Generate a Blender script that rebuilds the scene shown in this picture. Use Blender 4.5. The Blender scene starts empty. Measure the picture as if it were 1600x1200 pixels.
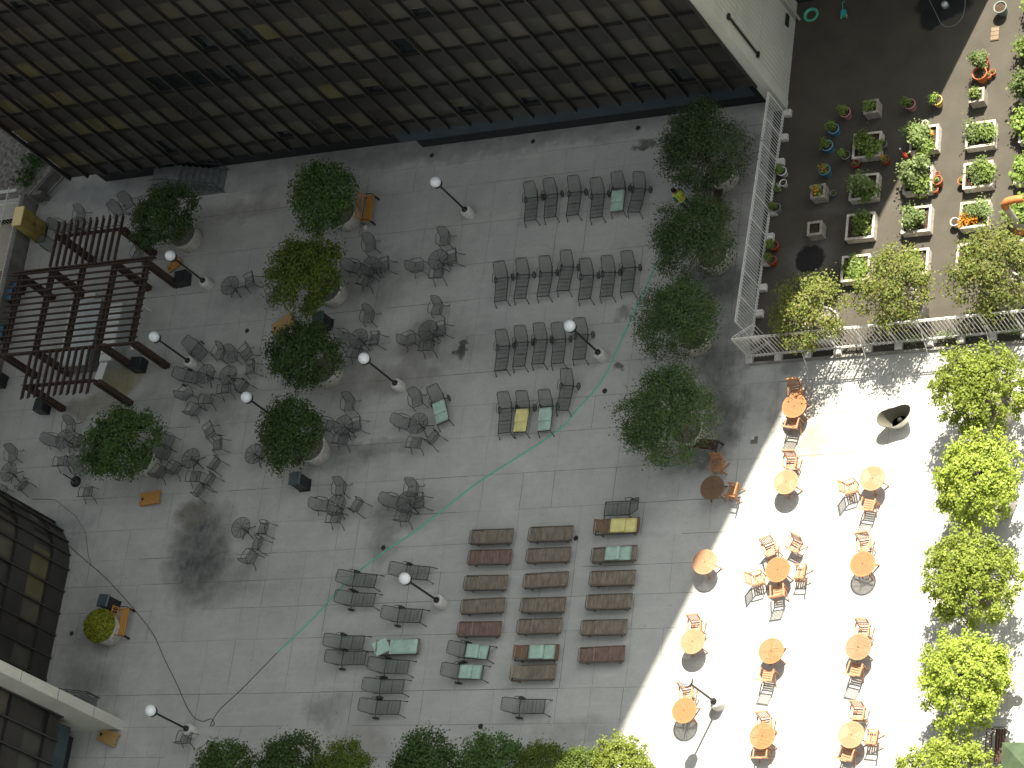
import bpy, math, random
from mathutils import Vector, Matrix
rnd = random.Random(7)
PI = math.pi
SC = bpy.context.scene
COL = SC.collection
# ------------------------------------------------------------------ camera
CAM = Vector((51.08, -40.90, 87.18))
RX = Vector((0.88062531, 0.12642572, -0.45663508))     # image right in world axes
RY = Vector((-0.07021398, -0.9182835, -0.3896478))     # image down
RZ = Vector((-0.46858196, 0.37519588, -0.79978684))    # view direction
FPX = 4006.157
cam = bpy.data.cameras.new('camera')
cam.sensor_width = 36.0
cam.lens = FPX / 1600 * 36.0
cam.clip_start = 1.0
cam.clip_end = 3000
camo = bpy.data.objects.new('camera', cam)
COL.objects.link(camo)
camo.matrix_world = Matrix(((RX.x, -RY.x, -RZ.x, CAM.x), (RX.y, -RY.y, -RZ.y, CAM.y), (RX.z, -RY.z, -RZ.z, CAM.z), (0, 0, 0, 1)))
SC.camera = camo
# ------------------------------------------------------------------ light
SUN_EL = math.radians(52.5)
SUN_AZ = math.atan2(0.417, 1.0)        # from +Y towards +X
w = bpy.data.worlds.new('World')
SC.world = w
w.use_nodes = True
nt = w.node_tree
nt.nodes.clear()
sky = nt.nodes.new('ShaderNodeTexSky')
sky.sky_type = 'NISHITA'
sky.sun_disc = False
sky.sun_elevation = SUN_EL
sky.sun_rotation = SUN_AZ
sky.dust_density = 3.0
sky.ozone_density = 0.4
bg = nt.nodes.new('ShaderNodeBackground')
bg.inputs['Strength'].default_value = 0.067
hs = nt.nodes.new('ShaderNodeHueSaturation')
hs.inputs['Saturation'].default_value = 0.16
out = nt.nodes.new('ShaderNodeOutputWorld')
nt.links.new(sky.outputs[0], hs.inputs['Color'])
tint = nt.nodes.new('ShaderNodeMix'); tint.data_type = 'RGBA'; tint.blend_type = 'MULTIPLY'; tint.inputs[0].default_value = 1.0
tint.inputs[7].default_value = (.965, 1.0, .965, 1)
nt.links.new(hs.outputs[0], tint.inputs[6])
nt.links.new(tint.outputs[2], bg.inputs[0])
nt.links.new(bg.outputs[0], out.inputs[0])
sun = bpy.data.lights.new('sun', 'SUN')
sun.energy = 5.0
sun.angle = math.radians(0.53)
sun.color = (1.0, 0.92, 0.77)
suno = bpy.data.objects.new('sun', sun)
COL.objects.link(suno)
sdir = Vector((math.sin(SUN_AZ) * math.cos(SUN_EL), math.cos(SUN_AZ) * math.cos(SUN_EL), math.sin(SUN_EL)))
suno.rotation_euler = sdir.to_track_quat('Z', 'Y').to_euler()
suno.location = (20, 30, 60)
SC.view_settings.view_transform = 'Standard'
SC.view_settings.look = 'None'
SC.view_settings.exposure = 1.66
SC.view_settings.gamma = 1.0
SC.render.engine = 'CYCLES'
SC.cycles.max_bounces = 6
SC.cycles.transparent_max_bounces = 12

# ------------------------------------------------------------------ helpers
def at(px, py, z=0.0):
    """world point at height z seen at photo pixel (px,py)"""
    d = RX * ((px - 800) / FPX) + RY * ((py - 600) / FPX) + RZ
    return CAM + d * ((z - CAM.z) / d.z)

def link(o, parent=None):
    COL.objects.link(o)
    if parent is not None:
        o.parent = parent
    return o

def tag(o, label, cat, group=None):
    o['label'] = label
    o['category'] = cat
    if group:
        o['group'] = group
    return o

class MB:
    def __init__(s):
        s.v = []; s.f = []; s.m = []; s.sm = []
    def add(s, vs, fs, mi=0, smooth=False):
        b = len(s.v)
        s.v += [tuple(x) for x in vs]
        for f in fs:
            s.f.append([b + i for i in f]); s.m.append(mi); s.sm.append(smooth)
        return s
    def box(s, c, d, rz=0.0, mi=0, M=None, bev=0.0):
        hx, hy, hz = d[0] / 2, d[1] / 2, d[2] / 2
        if M is None:
            M = Matrix.Translation(Vector(c)) @ Matrix.Rotation(rz, 4, 'Z')
        if bev > 0:
            b = bev; P = []
            for z, q in ((-hz, 0), (hz - b, 0), (hz, b)):
                for sx, sy in ((-1, -1), (1, -1), (1, 1), (-1, 1)):
                    P.append(M @ Vector((sx * (hx - q), sy * (hy - q), z)))
            F = [(3, 2, 1, 0), (8, 9, 10, 11)]
            for k in (0, 4):
                for i in range(4):
                    j = (i + 1) % 4
                    F.append((k + i, k + j, k + 4 + j, k + 4 + i))
            return s.add(P, F, mi)
        P = [M @ Vector((x, y, z)) for z in (-hz, hz) for x, y in ((-hx, -hy), (hx, -hy), (hx, hy), (-hx, hy))]
        return s.add(P, [(3, 2, 1, 0), (4, 5, 6, 7), (0, 1, 5, 4), (1, 2, 6, 5), (2, 3, 7, 6), (3, 0, 4, 7)], mi)
    def bar(s, p, q, wd, h, mi=0, up=(0, 0, 1)):
        p = Vector(p); q = Vector(q); d = q - p; L = d.length; d.normalize()
        u = Vector(up)
        if abs(d.dot(u)) > .98: u = Vector((1, 0, 0))
        r = d.cross(u).normalized(); u = r.cross(d)
        M = Matrix((( d.x, r.x, u.x, (p.x + q.x) / 2), (d.y, r.y, u.y, (p.y + q.y) / 2), (d.z, r.z, u.z, (p.z + q.z) / 2), (0, 0, 0, 1)))
        return s.box(None, (L, wd, h), M=M, mi=mi)
    def tube(s, pts, r, n=6, mi=0, closed=False):
        pts = [Vector(p) for p in pts]; N = len(pts)
        rr = r if isinstance(r, (list, tuple)) else [r] * N
        V = []
        prev = None
        for i, p in enumerate(pts):
            a = pts[(i - 1) % N] if (i > 0 or closed) else p
            b = pts[(i + 1) % N] if (i < N - 1 or closed) else p
            t = (b - a).normalized() if (b - a).length > 1e-9 else Vector((0, 0, 1))
            u = prev - t * prev.dot(t) if prev is not None else (Vector((0, 0, 1)) if abs(t.z) < .9 else Vector((1, 0, 0))).cross(t)
            if u.length < 1e-6: u = Vector((1, 0, 0)).cross(t)
            u.normalize(); prev = u; v = t.cross(u)
            for k in range(n):
                an = 2 * PI * k / n
                V.append(p + (u * math.cos(an) + v * math.sin(an)) * rr[i])
        F = []
        for i in range(N if closed else N - 1):
            j = (i + 1) % N
            for k in range(n):
                l = (k + 1) % n
                F.append((i * n + k, i * n + l, j * n + l, j * n + k))
        s.add(V, F, mi, True)
        if not closed:
            s.add(V[:n], [tuple(range(n - 1, -1, -1))], mi)
            s.add(V[-n:], [tuple(range(n))], mi)
        return s
    def lathe(s, prof, n=24, c=(0, 0, 0), mi=0, smooth=True, capb=False, capt=False):
        V = []
        for r, z in prof:
            for k in range(n):
                a = 2 * PI * k / n
                V.append((c[0] + r * math.cos(a), c[1] + r * math.sin(a), c[2] + z))
        F = []
        for i in range(len(prof) - 1):
            for k in range(n):
                l = (k + 1) % n
                F.append((i * n + k, i * n + l, (i + 1) * n + l, (i + 1) * n + k))
        s.add(V, F, mi, smooth)
        if capt: s.add(V[-n:], [tuple(range(n))], mi)
        if capb: s.add(V[:n], [tuple(range(n - 1, -1, -1))], mi)
        return s
    def ball(s, c, r, n=12, m=8, mi=0, sc=(1, 1, 1)):
        V = []; F = []
        for i in range(m + 1):
            th = PI * i / m
            for k in range(n):
                a = 2 * PI * k / n
                V.append((c[0] + r * sc[0] * math.sin(th) * math.cos(a), c[1] + r * sc[1] * math.sin(th) * math.sin(a), c[2] - r * sc[2] * math.cos(th)))
        for i in range(m):
            for k in range(n):
                l = (k + 1) % n
                F.append((i * n + k, i * n + l, (i + 1) * n + l, (i + 1) * n + k))
        return s.add(V, F, mi, True)
    def mesh(s, name, mats):
        me = bpy.data.meshes.new(name)
        me.from_pydata(s.v, [], s.f)
        for m in (mats if isinstance(mats, (list, tuple)) else [mats]): me.materials.append(m)
        me.polygons.foreach_set('material_index', s.m)
        me.polygons.foreach_set('use_smooth', s.sm)
        me.update()
        return me
    def build(s, name, mats, parent=None):
        return link(bpy.data.objects.new(name, s.mesh(name, mats)), parent)

def empty(name, loc=(0, 0, 0), rz=0.0):
    o = bpy.data.objects.new(name, None)
    o.empty_display_size = .3
    o.location = loc; o.rotation_euler = (0, 0, rz)
    return link(o)

def thing(name, label, cat, loc=(0, 0, 0), rz=0.0, group=None):
    return tag(empty(name, loc, rz), label, cat, group)

KIDS = {}
def kids(o):
    return [c for c in COL.objects if c.parent == o]
def dup(root, loc, rz, label, scale=1.0):
    """copy of a thing with copies of its parts and sub-parts"""
    if root.name not in KIDS:
        KIDS[root.name] = [(c, kids(c)) for c in kids(root)]
    r = root.copy(); COL.objects.link(r)
    r.location = loc; r.rotation_euler = (0, 0, rz); r.scale = (scale,) * 3
    r['label'] = label
    for c, gg in KIDS[root.name]:
        d = c.copy(); COL.objects.link(d); d.parent = r
        for g in gg:
            e = g.copy(); COL.objects.link(e); e.parent = d
    return r
USED = set()
def put(root, loc, rz, label, scale=1.0, group=None):
    """first use moves the prototype itself, later uses copy it"""
    if root.name not in USED:
        KIDS[root.name] = [(c, kids(c)) for c in kids(root)]
        USED.add(root.name)
        root.location = loc; root.rotation_euler = (0, 0, rz); root.scale = (scale,) * 3
        root['label'] = label; r = root
    else:
        r = dup(root, loc, rz, label, scale)
    if group: r['group'] = group
    return r

# ------------------------------------------------------------------ materials
def mat(name, col, rough=.6, metal=0.0, var=0.0, vscale=6.0, col2=None, bump=0.0, alpha=None, spec=.3, stretch=None, obj=True, noise_detail=4, trans=0.0, emis=None):
    m = bpy.data.materials.new(name); m.use_nodes = True
    t = m.node_tree; b = t.nodes['Principled BSDF']
    b.inputs['Base Color'].default_value = (*col, 1)
    b.inputs['Roughness'].default_value = rough
    b.inputs['Metallic'].default_value = metal
    b.inputs['Specular IOR Level'].default_value = spec
    if var > 0 or col2:
        tc = t.nodes.new('ShaderNodeTexCoord'); mp = t.nodes.new('ShaderNodeMapping')
        n = t.nodes.new('ShaderNodeTexNoise'); n.inputs['Scale'].default_value = vscale; n.inputs['Detail'].default_value = noise_detail
        t.links.new(tc.outputs['Object'], mp.inputs[0])
        if stretch: mp.inputs['Scale'].default_value = stretch
        oi = t.nodes.new('ShaderNodeObjectInfo'); va = t.nodes.new('ShaderNodeVectorMath'); va.operation = 'MULTIPLY_ADD'
        va.inputs[1].default_value = (1, 1, 1)
        cmb = t.nodes.new('ShaderNodeCombineXYZ'); mu = t.nodes.new('ShaderNodeMath'); mu.operation = 'MULTIPLY'; mu.inputs[1].default_value = 37.0
        t.links.new(oi.outputs['Random'], mu.inputs[0])
        for i in range(3): t.links.new(mu.outputs[0], cmb.inputs[i])
        t.links.new(mp.outputs[0], va.inputs[0]); t.links.new(cmb.outputs[0], va.inputs[2])
        t.links.new(va.outputs[0], n.inputs['Vector'])
        r = t.nodes.new('ShaderNodeValToRGB')
        c2 = col2 or tuple(c * (1 - var) for c in col)
        r.color_ramp.elements[0].position = .35; r.color_ramp.elements[1].position = .65
        r.color_ramp.elements[0].color = (*c2, 1)
        r.color_ramp.elements[1].color = (*[min(1, c * (1 + var * .5)) for c in col], 1)
        t.links.new(n.outputs[0], r.inputs[0]); t.links.new(r.outputs[0], b.inputs['Base Color'])
        if bump:
            bp = t.nodes.new('ShaderNodeBump'); bp.inputs['Strength'].default_value = bump; bp.inputs['Distance'].default_value = .01
            t.links.new(n.outputs[0], bp.inputs['Height']); t.links.new(bp.outputs[0], b.inputs['Normal'])
    if alpha is not None:
        tr = t.nodes.new('ShaderNodeBsdfTransparent'); mx = t.nodes.new('ShaderNodeMixShader'); mx.inputs[0].default_value = alpha
        t.links.new(tr.outputs[0], mx.inputs[1]); t.links.new(b.outputs[0], mx.inputs[2])
        t.links.new(mx.outputs[0], t.nodes['Material Output'].inputs[0])
    if emis:
        b.inputs['Emission Color'].default_value = (*emis[0], 1); b.inputs['Emission Strength'].default_value = emis[1]
    return m

def leafmat(name, cols, tr=.35):
    m = bpy.data.materials.new(name); m.use_nodes = True
    t = m.node_tree; t.nodes.clear()
    g = t.nodes.new('ShaderNodeNewGeometry'); r = t.nodes.new('ShaderNodeValToRGB')
    r.color_ramp.interpolation = 'LINEAR'
    el = r.color_ramp.elements
    el[0].color = (*cols[0], 1); el[1].color = (*cols[-1], 1)
    for i, c in enumerate(cols[1:-1]):
        e = el.new((i + 1) / (len(cols) - 1)); e.color = (*c, 1)
    t.links.new(g.outputs['Random Per Island'], r.inputs[0])
    oi = t.nodes.new('ShaderNodeObjectInfo'); hv = t.nodes.new('ShaderNodeHueSaturation')
    mr = t.nodes.new('ShaderNodeMapRange'); mr.inputs[3].default_value = .72; mr.inputs[4].default_value = 1.25
    t.links.new(oi.outputs['Random'], mr.inputs[0]); t.links.new(mr.outputs[0], hv.inputs['Value'])
    t.links.new(r.outputs[0], hv.inputs['Color'])
    d = t.nodes.new('ShaderNodeBsdfPrincipled'); d.inputs['Roughness'].default_value = .55; d.inputs['Specular IOR Level'].default_value = .25
    tl = t.nodes.new('ShaderNodeBsdfTranslucent'); mx = t.nodes.new('ShaderNodeMixShader'); mx.inputs[0].default_value = tr
    t.links.new(hv.outputs[0], d.inputs['Base Color']); t.links.new(hv.outputs[0], tl.inputs[0])
    t.links.new(d.outputs[0], mx.inputs[1]); t.links.new(tl.outputs[0], mx.inputs[2])
    o = t.nodes.new('ShaderNodeOutputMaterial'); t.links.new(mx.outputs[0], o.inputs[0])
    return m

class NG:
    """tiny node-graph helper"""
    def __init__(s, m):
        m.use_nodes = True; s.t = m.node_tree; s.b = s.t.nodes['Principled BSDF']
    def n(s, kind, **kw):
        x = s.t.nodes.new('ShaderNode' + kind)
        for k, v in kw.items(): setattr(x, k, v)
        return x
    def l(s, a, b): s.t.links.new(a, b)
    def math(s, op, a, b=None):
        x = s.n('Math', operation=op)
        for i, v in enumerate((a, b)):
            if v is None: continue
            if hasattr(v, 'links'): s.l(v, x.inputs[i])
            else: x.inputs[i].default_value = v
        return x.outputs[0]
    def mix(s, f, a, b):
        x = s.n('Mix', data_type='RGBA')
        for sock, v in ((x.inputs[0], f), (x.inputs[6], a), (x.inputs[7], b)):
            if hasattr(v, 'links'): s.l(v, sock)
            elif isinstance(v, (int, float)): sock.default_value = v
            else: sock.default_value = (*v, 1)
        return x.outputs[2]
    def noise(s, vec, scale, detail=4, rough=.5):
        x = s.n('TexNoise'); x.inputs['Scale'].default_value = scale; x.inputs['Detail'].default_value = detail; x.inputs['Roughness'].default_value = rough
        s.l(vec, x.inputs['Vector']); return x
    def mr(s, v, a, b, c, d):
        x = s.n('MapRange'); x.clamp = True
        s.l(v, x.inputs[0])
        for i, q in enumerate((a, b, c, d)): x.inputs[i + 1].default_value = q
        return x.outputs[0]
    def blob(s, vec, x0, y0, rx, ry, soft=.6, rot=0.0):
        mp = s.n('Mapping'); mp.vector_type = 'TEXTURE'
        mp.inputs['Location'].default_value = (x0, y0, 0); mp.inputs['Rotation'].default_value = (0, 0, rot); mp.inputs['Scale'].default_value = (rx, ry, 1)
        s.l(vec, mp.inputs[0])
        ln = s.n('VectorMath', operation='LENGTH'); s.l(mp.outputs[0], ln.inputs[0])
        return s.mr(ln.outputs['Value'], 1 - soft / 2, 1 + soft / 2, 1, 0)

def concrete_mat():
    m = bpy.data.materials.new('terrace_concrete'); g = NG(m)
    geo = g.n('NewGeometry'); P = geo.outputs['Position']
    flat = g.n('VectorMath', operation='MULTIPLY'); g.l(P, flat.inputs[0]); flat.inputs[1].default_value = (1, 1, 0); P = flat.outputs[0]
    # distorted coordinates for ragged stain edges
    nd = g.noise(P, 1.3, 6, .62)
    sub = g.n('VectorMath', operation='SUBTRACT'); g.l(nd.outputs['Color'], sub.inputs[0]); sub.inputs[1].default_value = (.5, .5, .5)
    ma = g.n('VectorMath', operation='MULTIPLY_ADD'); g.l(sub.outputs[0], ma.inputs[0]); ma.inputs[1].default_value = (1.5, 1.5, 0); g.l(P, ma.inputs[2])
    D = ma.outputs[0]
    big = g.noise(P, .16, 3); mid = g.noise(P, .9, 6, .6); fine = g.noise(P, 14, 5, .65)
    mps = g.n('Mapping'); mps.inputs['Scale'].default_value = (.5, 3.2, 1); g.l(P, mps.inputs[0])
    strk = g.noise(mps.outputs[0], 1.2, 5, .6)
    base = g.mix(g.mr(big.outputs[0], .35, .65, 0, 1), (.44, .438, .42), (.52, .508, .478))
    base = g.mix(g.mr(mid.outputs[0], .35, .7, 0, .5), base, (.35, .352, .34))
    base = g.mix(g.mr(fine.outputs[0], .3, .75, 0, .34), base, (.29, .29, .28))
    base = g.mix(g.mr(strk.outputs[0], .52, .75, 0, .32), base, (.57, .56, .53))
    mp2 = g.n('Mapping'); mp2.inputs['Scale'].default_value = (3, 1.6, 1); g.l(P, mp2.inputs[0])
    strk2 = g.noise(mp2.outputs[0], 1.5, 6, .65)
    def stain(px, py, rx, ry, k, col, soft=.7, rot=0.0, vec=None):  # lays real stains and also broad painted shade
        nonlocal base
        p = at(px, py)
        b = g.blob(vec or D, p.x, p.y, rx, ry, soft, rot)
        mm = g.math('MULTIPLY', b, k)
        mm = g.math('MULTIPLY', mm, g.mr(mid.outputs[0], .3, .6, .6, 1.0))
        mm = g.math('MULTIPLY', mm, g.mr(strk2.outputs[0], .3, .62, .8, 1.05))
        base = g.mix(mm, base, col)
    mot = g.noise(D, 3.2, 7, .7)
    base = g.mix(g.mr(mot.outputs[0], .48, .72, 0, .42), base, (.3, .3, .285))
    vo = g.n('TexVoronoi'); vo.inputs['Scale'].default_value = 1.35; g.l(P, vo.inputs['Vector'])
    base = g.mix(g.mr(vo.outputs['Distance'], .03, .05, .6, 0), base, (.14, .14, .13))
    dk = (.085, .088, .085); br = (.17, .15, .125)
    stain(110, 1030, 5.5, 6.5, .3, (.2, .205, .198), 1.4)  # broad shade of the south-west building, painted into the paving colour
    stain(330, 560, 9.0, 5.0, .28, (.22, .22, .212), 1.5)  # dimmer west side of the terrace, shade put into the base colour
    stain(560, 330, 7.0, 3.5, .22, (.2, .2, .192), 1.5)  # painted shade on the paving before the north building, no stain
    stain(430, 920, 2.2, 1.4, .3, (.2, .2, .19), 1.4)
    stain(312, 865, 1.5, 2.2, .98, (.075, .078, .075), .8)
    stain(300, 800, .8, .6, .75, (.1, .085, .06), .7)
    stain(345, 905, 1.7, 1.0, .5, dk, 1.0)
    stain(720, 546, .26, .42, .95, (.05, .04, .03), .35)
    stain(655, 535, 1.0, 1.0, .55, br, .35)
    stain(630, 590, 1.9, .7, .42, br, .4)
    stain(500, 560, 3.0, .9, .32, dk, .9)
    stain(590, 440, 1.6, 1.3, .5, dk, 1.0)
    stain(700, 540, 2.4, 1.3, .42, dk, 1.1)
    stain(340, 630, 1.6, 1.2, .45, dk, 1.0)
    stain(560, 600, 2.0, .8, .4, br, .7)
    stain(968, 571, .26, .3, .95, (.04, .04, .035), .5)
    stain(970, 493, .3, .3, .6, dk, 1.0)
    stain(1008, 228, .5, .2, .9, (.06, .05, .045), .6)
    stain(1140, 245, 1.5, 1.7, .72, (.13, .11, .095), .7)
    stain(1120, 440, 1.5, .9, .85, dk, .8)
    stain(1140, 480, .9, 1.2, .6, dk, .9)
    stain(1135, 330, 1.1, 1.8, .65, br, .9)
    stain(1120, 570, 1.1, 1.3, .85, dk, .8)
    stain(1128, 655, .9, 1.4, .9, dk, .9)
    stain(1080, 720, 1.3, .7, .75, dk, 1.0)
    stain(1150, 630, 1.2, 1.2, .45, dk, 1.1)
    stain(510, 1108, 1.0, .7, .5, dk, .9)
    stain(565, 1165, 1.1, .9, .5, br, .9)
    stain(600, 830, .7, 1.4, .55, dk, 1.0)
    stain(540, 715, 2.0, .6, .4, dk, .8)
    stain(595, 700, 1.6, .35, .4, dk, .7)
    stain(640, 800, 2.0, .8, .3, dk, 1.0)
    stain(385, 330, 2.3, .45, .5, br, .8)
    stain(420, 300, 1.0, .5, .4, dk, .8)
    stain(190, 590, 1.3, .9, .75, (.2, .17, .05), .35)
    stain(150, 635, 1.8, .6, .6, (.16, .14, .07), .5)
    stain(140, 1070, 1.4, .9, .45, dk, 1.0)
    stain(130, 1010, .9, 2.5, .3, dk, 1.2)
    stain(100, 830, 1.6, 1.0, .5, (.13, .16, .16), 1.0)
    stain(130, 730, .8, .9, .4, (.13, .16, .17), .9)
    stain(900, 1150, 2.4, .6, .3, dk, .9)
    stain(1270, 690, 1.2, 1.5, .8, (.22, .18, .14), 1.5)
    stain(380, 465, 1.6, .8, .3, dk, 1.0)
    stain(240, 640, .9, 2.4, .28, dk, 1.2)
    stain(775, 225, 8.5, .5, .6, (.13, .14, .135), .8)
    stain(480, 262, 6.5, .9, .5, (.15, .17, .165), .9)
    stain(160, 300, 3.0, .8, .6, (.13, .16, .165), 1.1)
    stain(1235, 575, .34, .34, .5, dk, .5)
    stain(1210, 640, .25, 1.6, .35, dk, .8)
    g.l(base, g.b.inputs['Base Color'])
    g.b.inputs['Roughness'].default_value = .85; g.b.inputs['Specular IOR Level'].default_value = .2
    bp = g.n('Bump'); bp.inputs['Strength'].default_value = .25; bp.inputs['Distance'].default_value = .01
    g.l(fine.outputs[0], bp.inputs['Height']); g.l(bp.outputs[0], g.b.inputs['Normal'])
    return m

def membrane_mat():
    m = bpy.data.materials.new('roofing_felt'); g = NG(m)
    geo = g.n('NewGeometry'); P = geo.outputs['Position']
    mid = g.noise(P, .7, 6, .6); fine = g.noise(P, 30, 4, .6)
    nd = g.noise(P, 2.2, 6, .6)
    sub = g.n('VectorMath', operation='SUBTRACT'); g.l(nd.outputs['Color'], sub.inputs[0]); sub.inputs[1].default_value = (.5, .5, .5)
    ma = g.n('VectorMath', operation='MULTIPLY_ADD'); g.l(sub.outputs[0], ma.inputs[0]); ma.inputs[1].default_value = (.6, .6, 0); g.l(P, ma.inputs[2])
    D = ma.outputs[0]
    base = g.mix(g.mr(mid.outputs[0], .35, .68, 0, 1), (.058, .052, .041), (.08, .071, .056))
    base = g.mix(g.mr(fine.outputs[0], .35, .7, 0, .4), base, (.04, .037, .03))
    def st(px, py, rx, ry, k, col, soft=.3):
        nonlocal base
        p = at(px, py)
        base = g.mix(g.math('MULTIPLY', g.blob(D, p.x, p.y, rx, ry, soft), k), base, col)
    st(1266, 405, .95, 1.0, .5, (.13, .12, .11), .5)
    st(1266, 405, .66, .62, .97, (.012, .012, .012), .18)
    st(1475, 6, 1.2, .75, .93, (.012, .013, .014), .2)
    st(1455, 30, .5, .5, .93, (.012, .013, .014), .25)
    st(1497, 198, .5, .4, .45, (.06, .058, .05), .3)
    st(1500, 218, .4, .4, .4, (.06, .058, .05), .3)
    st(1330, 325, 2.0, .25, .3, (.12, .12, .11), 1.0)
    # lapped sheet seams every metre or so, running east-west
    sx = g.n('SeparateXYZ'); g.l(P, sx.inputs[0])
    fr = g.math('FRACT', g.math('DIVIDE', sx.outputs[1], .93))
    seam = g.mr(fr, .0, .02, 1, 0)
    base = g.mix(g.math('MULTIPLY', seam, .45), base, (.035, .034, .032))
    g.l(base, g.b.inputs['Base Color'])
    g.b.inputs['Roughness'].default_value = .8; g.b.inputs['Specular IOR Level'].default_value = .25
    return m

M = dict(
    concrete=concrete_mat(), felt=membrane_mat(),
    joint=mat('joint_dirt', (.16, .158, .15), .9, var=.5, vscale=1.2),
    planter=mat('cast_concrete', (.5, .47, .42), .85, var=.25, vscale=5, bump=.2),
    lampbase=mat('pale_concrete', (.55, .53, .49), .8, var=.2, vscale=8),
    white=mat('white_paint', (.62, .61, .58), .55, var=.12, vscale=9),
    panel=mat('cream_panel', (.5, .495, .435), .6, var=.1, vscale=.8),
    blackmetal=mat('black_metal', (.012, .012, .013), .45, spec=.5),
    globe=mat('opal_globe', (.85, .87, .88), .25, spec=.5),
    mesh=mat('dark_wire_mesh', (.075, .088, .078), .6, alpha=.25),
    sling=mat('grey_sling_mesh', (.17, .188, .17), .8, alpha=.36, var=.2, vscale=20, stretch=(1, 8, 1)),
    frame=mat('dark_green_metal', (.022, .026, .025), .5, spec=.4),
    teak=mat('oiled_teak', (.36, .165, .07), .6, var=.25, vscale=14, stretch=(1, 7, 1), bump=.1),
    teak2=mat('pale_teak', (.42, .215, .12), .6, var=.2, vscale=14, stretch=(7, 1, 1), bump=.1),
    teakd=mat('brown_teak', (.17, .1, .06), .65, var=.3, vscale=14, stretch=(1, 7, 1)), teakw=mat('sun_bleached_teak', (.27, .175, .095), .7, var=.25, vscale=14, stretch=(1, 7, 1)),
    weather=mat('weathered_teak', (.22, .185, .145), .8, var=.3, vscale=3, stretch=(3, 1, 1)), wrail=mat('grey_wood_rail', (.12, .1, .08), .8, var=.2, vscale=3), wlite=mat('pale_worn_batten', (.3, .24, .17), .8, var=.2, vscale=5),
    redwood=mat('red_stained_wood', (.205, .135, .112), .75, var=.3, vscale=3, stretch=(3, 1, 1)),
    bench=mat('orange_pine', (.5, .24, .055), .6, var=.35, vscale=12, stretch=(1, 6, 1)),
    pergola=mat('brown_pergola_timber', (.062, .042, .032), .7, var=.4, vscale=7),
    green=mat('mint_cushion', (.38, .53, .45), .85, var=.12, vscale=4),
    yellow=mat('yellow_cushion', (.72, .65, .27), .85, var=.1, vscale=4),
    bin=mat('black_plastic', (.012, .016, .018), .4, spec=.5),
    binlid=mat('blue_grey_lid', (.055, .08, .09), .35, spec=.5),
    hose=mat('green_hose', (.12, .56, .4), .5),
    hosed=mat('dark_hose', (.05, .045, .042), .5),
    soil=mat('potting_soil', (.06, .04, .028), .95, var=.4, vscale=12, bump=.5),
    terra=mat('terracotta', (.48, .15, .06), .75, var=.2, vscale=8),
    redpot=mat('red_pot', (.38, .06, .03), .6, var=.15), bluepot=mat('blue_pot', (.12, .32, .5), .5, var=.15),
    pinkpot=mat('pink_pot', (.5, .25, .25), .6, var=.15), yellowpot=mat('yellow_pot', (.62, .45, .15), .55, var=.1),
    whitepot=mat('white_plastic', (.75, .74, .72), .4, var=.05), greypot=mat('grey_pot', (.22, .25, .24), .6, var=.2),
    spandrel=mat('brown_spandrel_panel', (.036, .033, .029), .35, var=.25, vscale=.9, spec=.4),
    mullion=mat('bronze_mullion', (.016, .015, .014), .35, spec=.5),
    mullionl=mat('pale_bronze_edge', (.07, .07, .066), .4, spec=.5),
    ledge=mat('blue_grey_flashing', (.038, .055, .066), .5, var=.2, vscale=1.5),
    dark=mat('dark_recess', (.02, .022, .024), .7),
    rail=mat('green_grey_rail', (.05, .065, .062), .5),
    step=mat('step_concrete', (.15, .165, .16), .85, var=.2, vscale=4),
    bark=mat('grey_bark', (.14, .11, .085), .9, var=.35, vscale=12, stretch=(1, 1, .3)),
    birch=mat('pale_bark', (.42, .36, .29), .8, var=.4, vscale=10),
    steel=mat('brushed_steel', (.5, .53, .53), .4, metal=.5, var=.12, vscale=5),
    cabinet=mat('ochre_cabinet', (.3, .23, .06), .6, var=.2, vscale=3),
    cabtop=mat('cream_cabinet_top', (.75, .6, .3), .6),
    tan=mat('court_tan', (.42, .37, .29), .85, var=.12, vscale=1),
    clay=mat('court_clay', (.22, .09, .045), .85, var=.2, vscale=1.5),
    gravel=mat('gravel', (.24, .225, .205), .95, var=.5, vscale=5, bump=.5),
    street=mat('asphalt', (.05, .05, .05), .9, var=.3, vscale=.4),
    stonewall=mat('parapet_stone', (.23, .22, .2), .85, var=.3, vscale=1.2),
    shell=mat('white_fibreglass', (.8, .78, .7), .45),
    shellin=mat('grey_fibreglass', (.13, .125, .1), .6),
    towerwall=mat('tower_wall', (.14, .135, .13), .8, var=.15, vscale=.3),
    roofpipe=mat('pipe_grey', (.4, .37, .31), .7, var=.2),
    rust=mat('rusty_orange', (.5, .17, .05), .6, var=.25),
    canopy=mat('green_canvas', (.05, .075, .04), .8, var=.2, vscale=3),
    skin=mat('skin', (.32, .17, .11), .55), hair=mat('dark_hair', (.012, .009, .008), .6),
    lime=mat('hi_vis_lime', (.42, .85, .06), .6), orange=mat('hi_vis_orange', (.75, .3, .13), .6),
    jeans=mat('navy_trousers', (.04, .05, .08), .8), shirt=mat('teal_shirt', (.05, .14, .13), .8),
    blueb=mat('blue_cover', (.07, .16, .25), .6), cap=mat('chrome_cap', (.8, .85, .85), .2, metal=.8),
    teal=mat('teal_plastic', (.03, .3, .3), .5), winedark=mat('dark_glass', (.012, .014, .016), .12, spec=.6),
)
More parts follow.
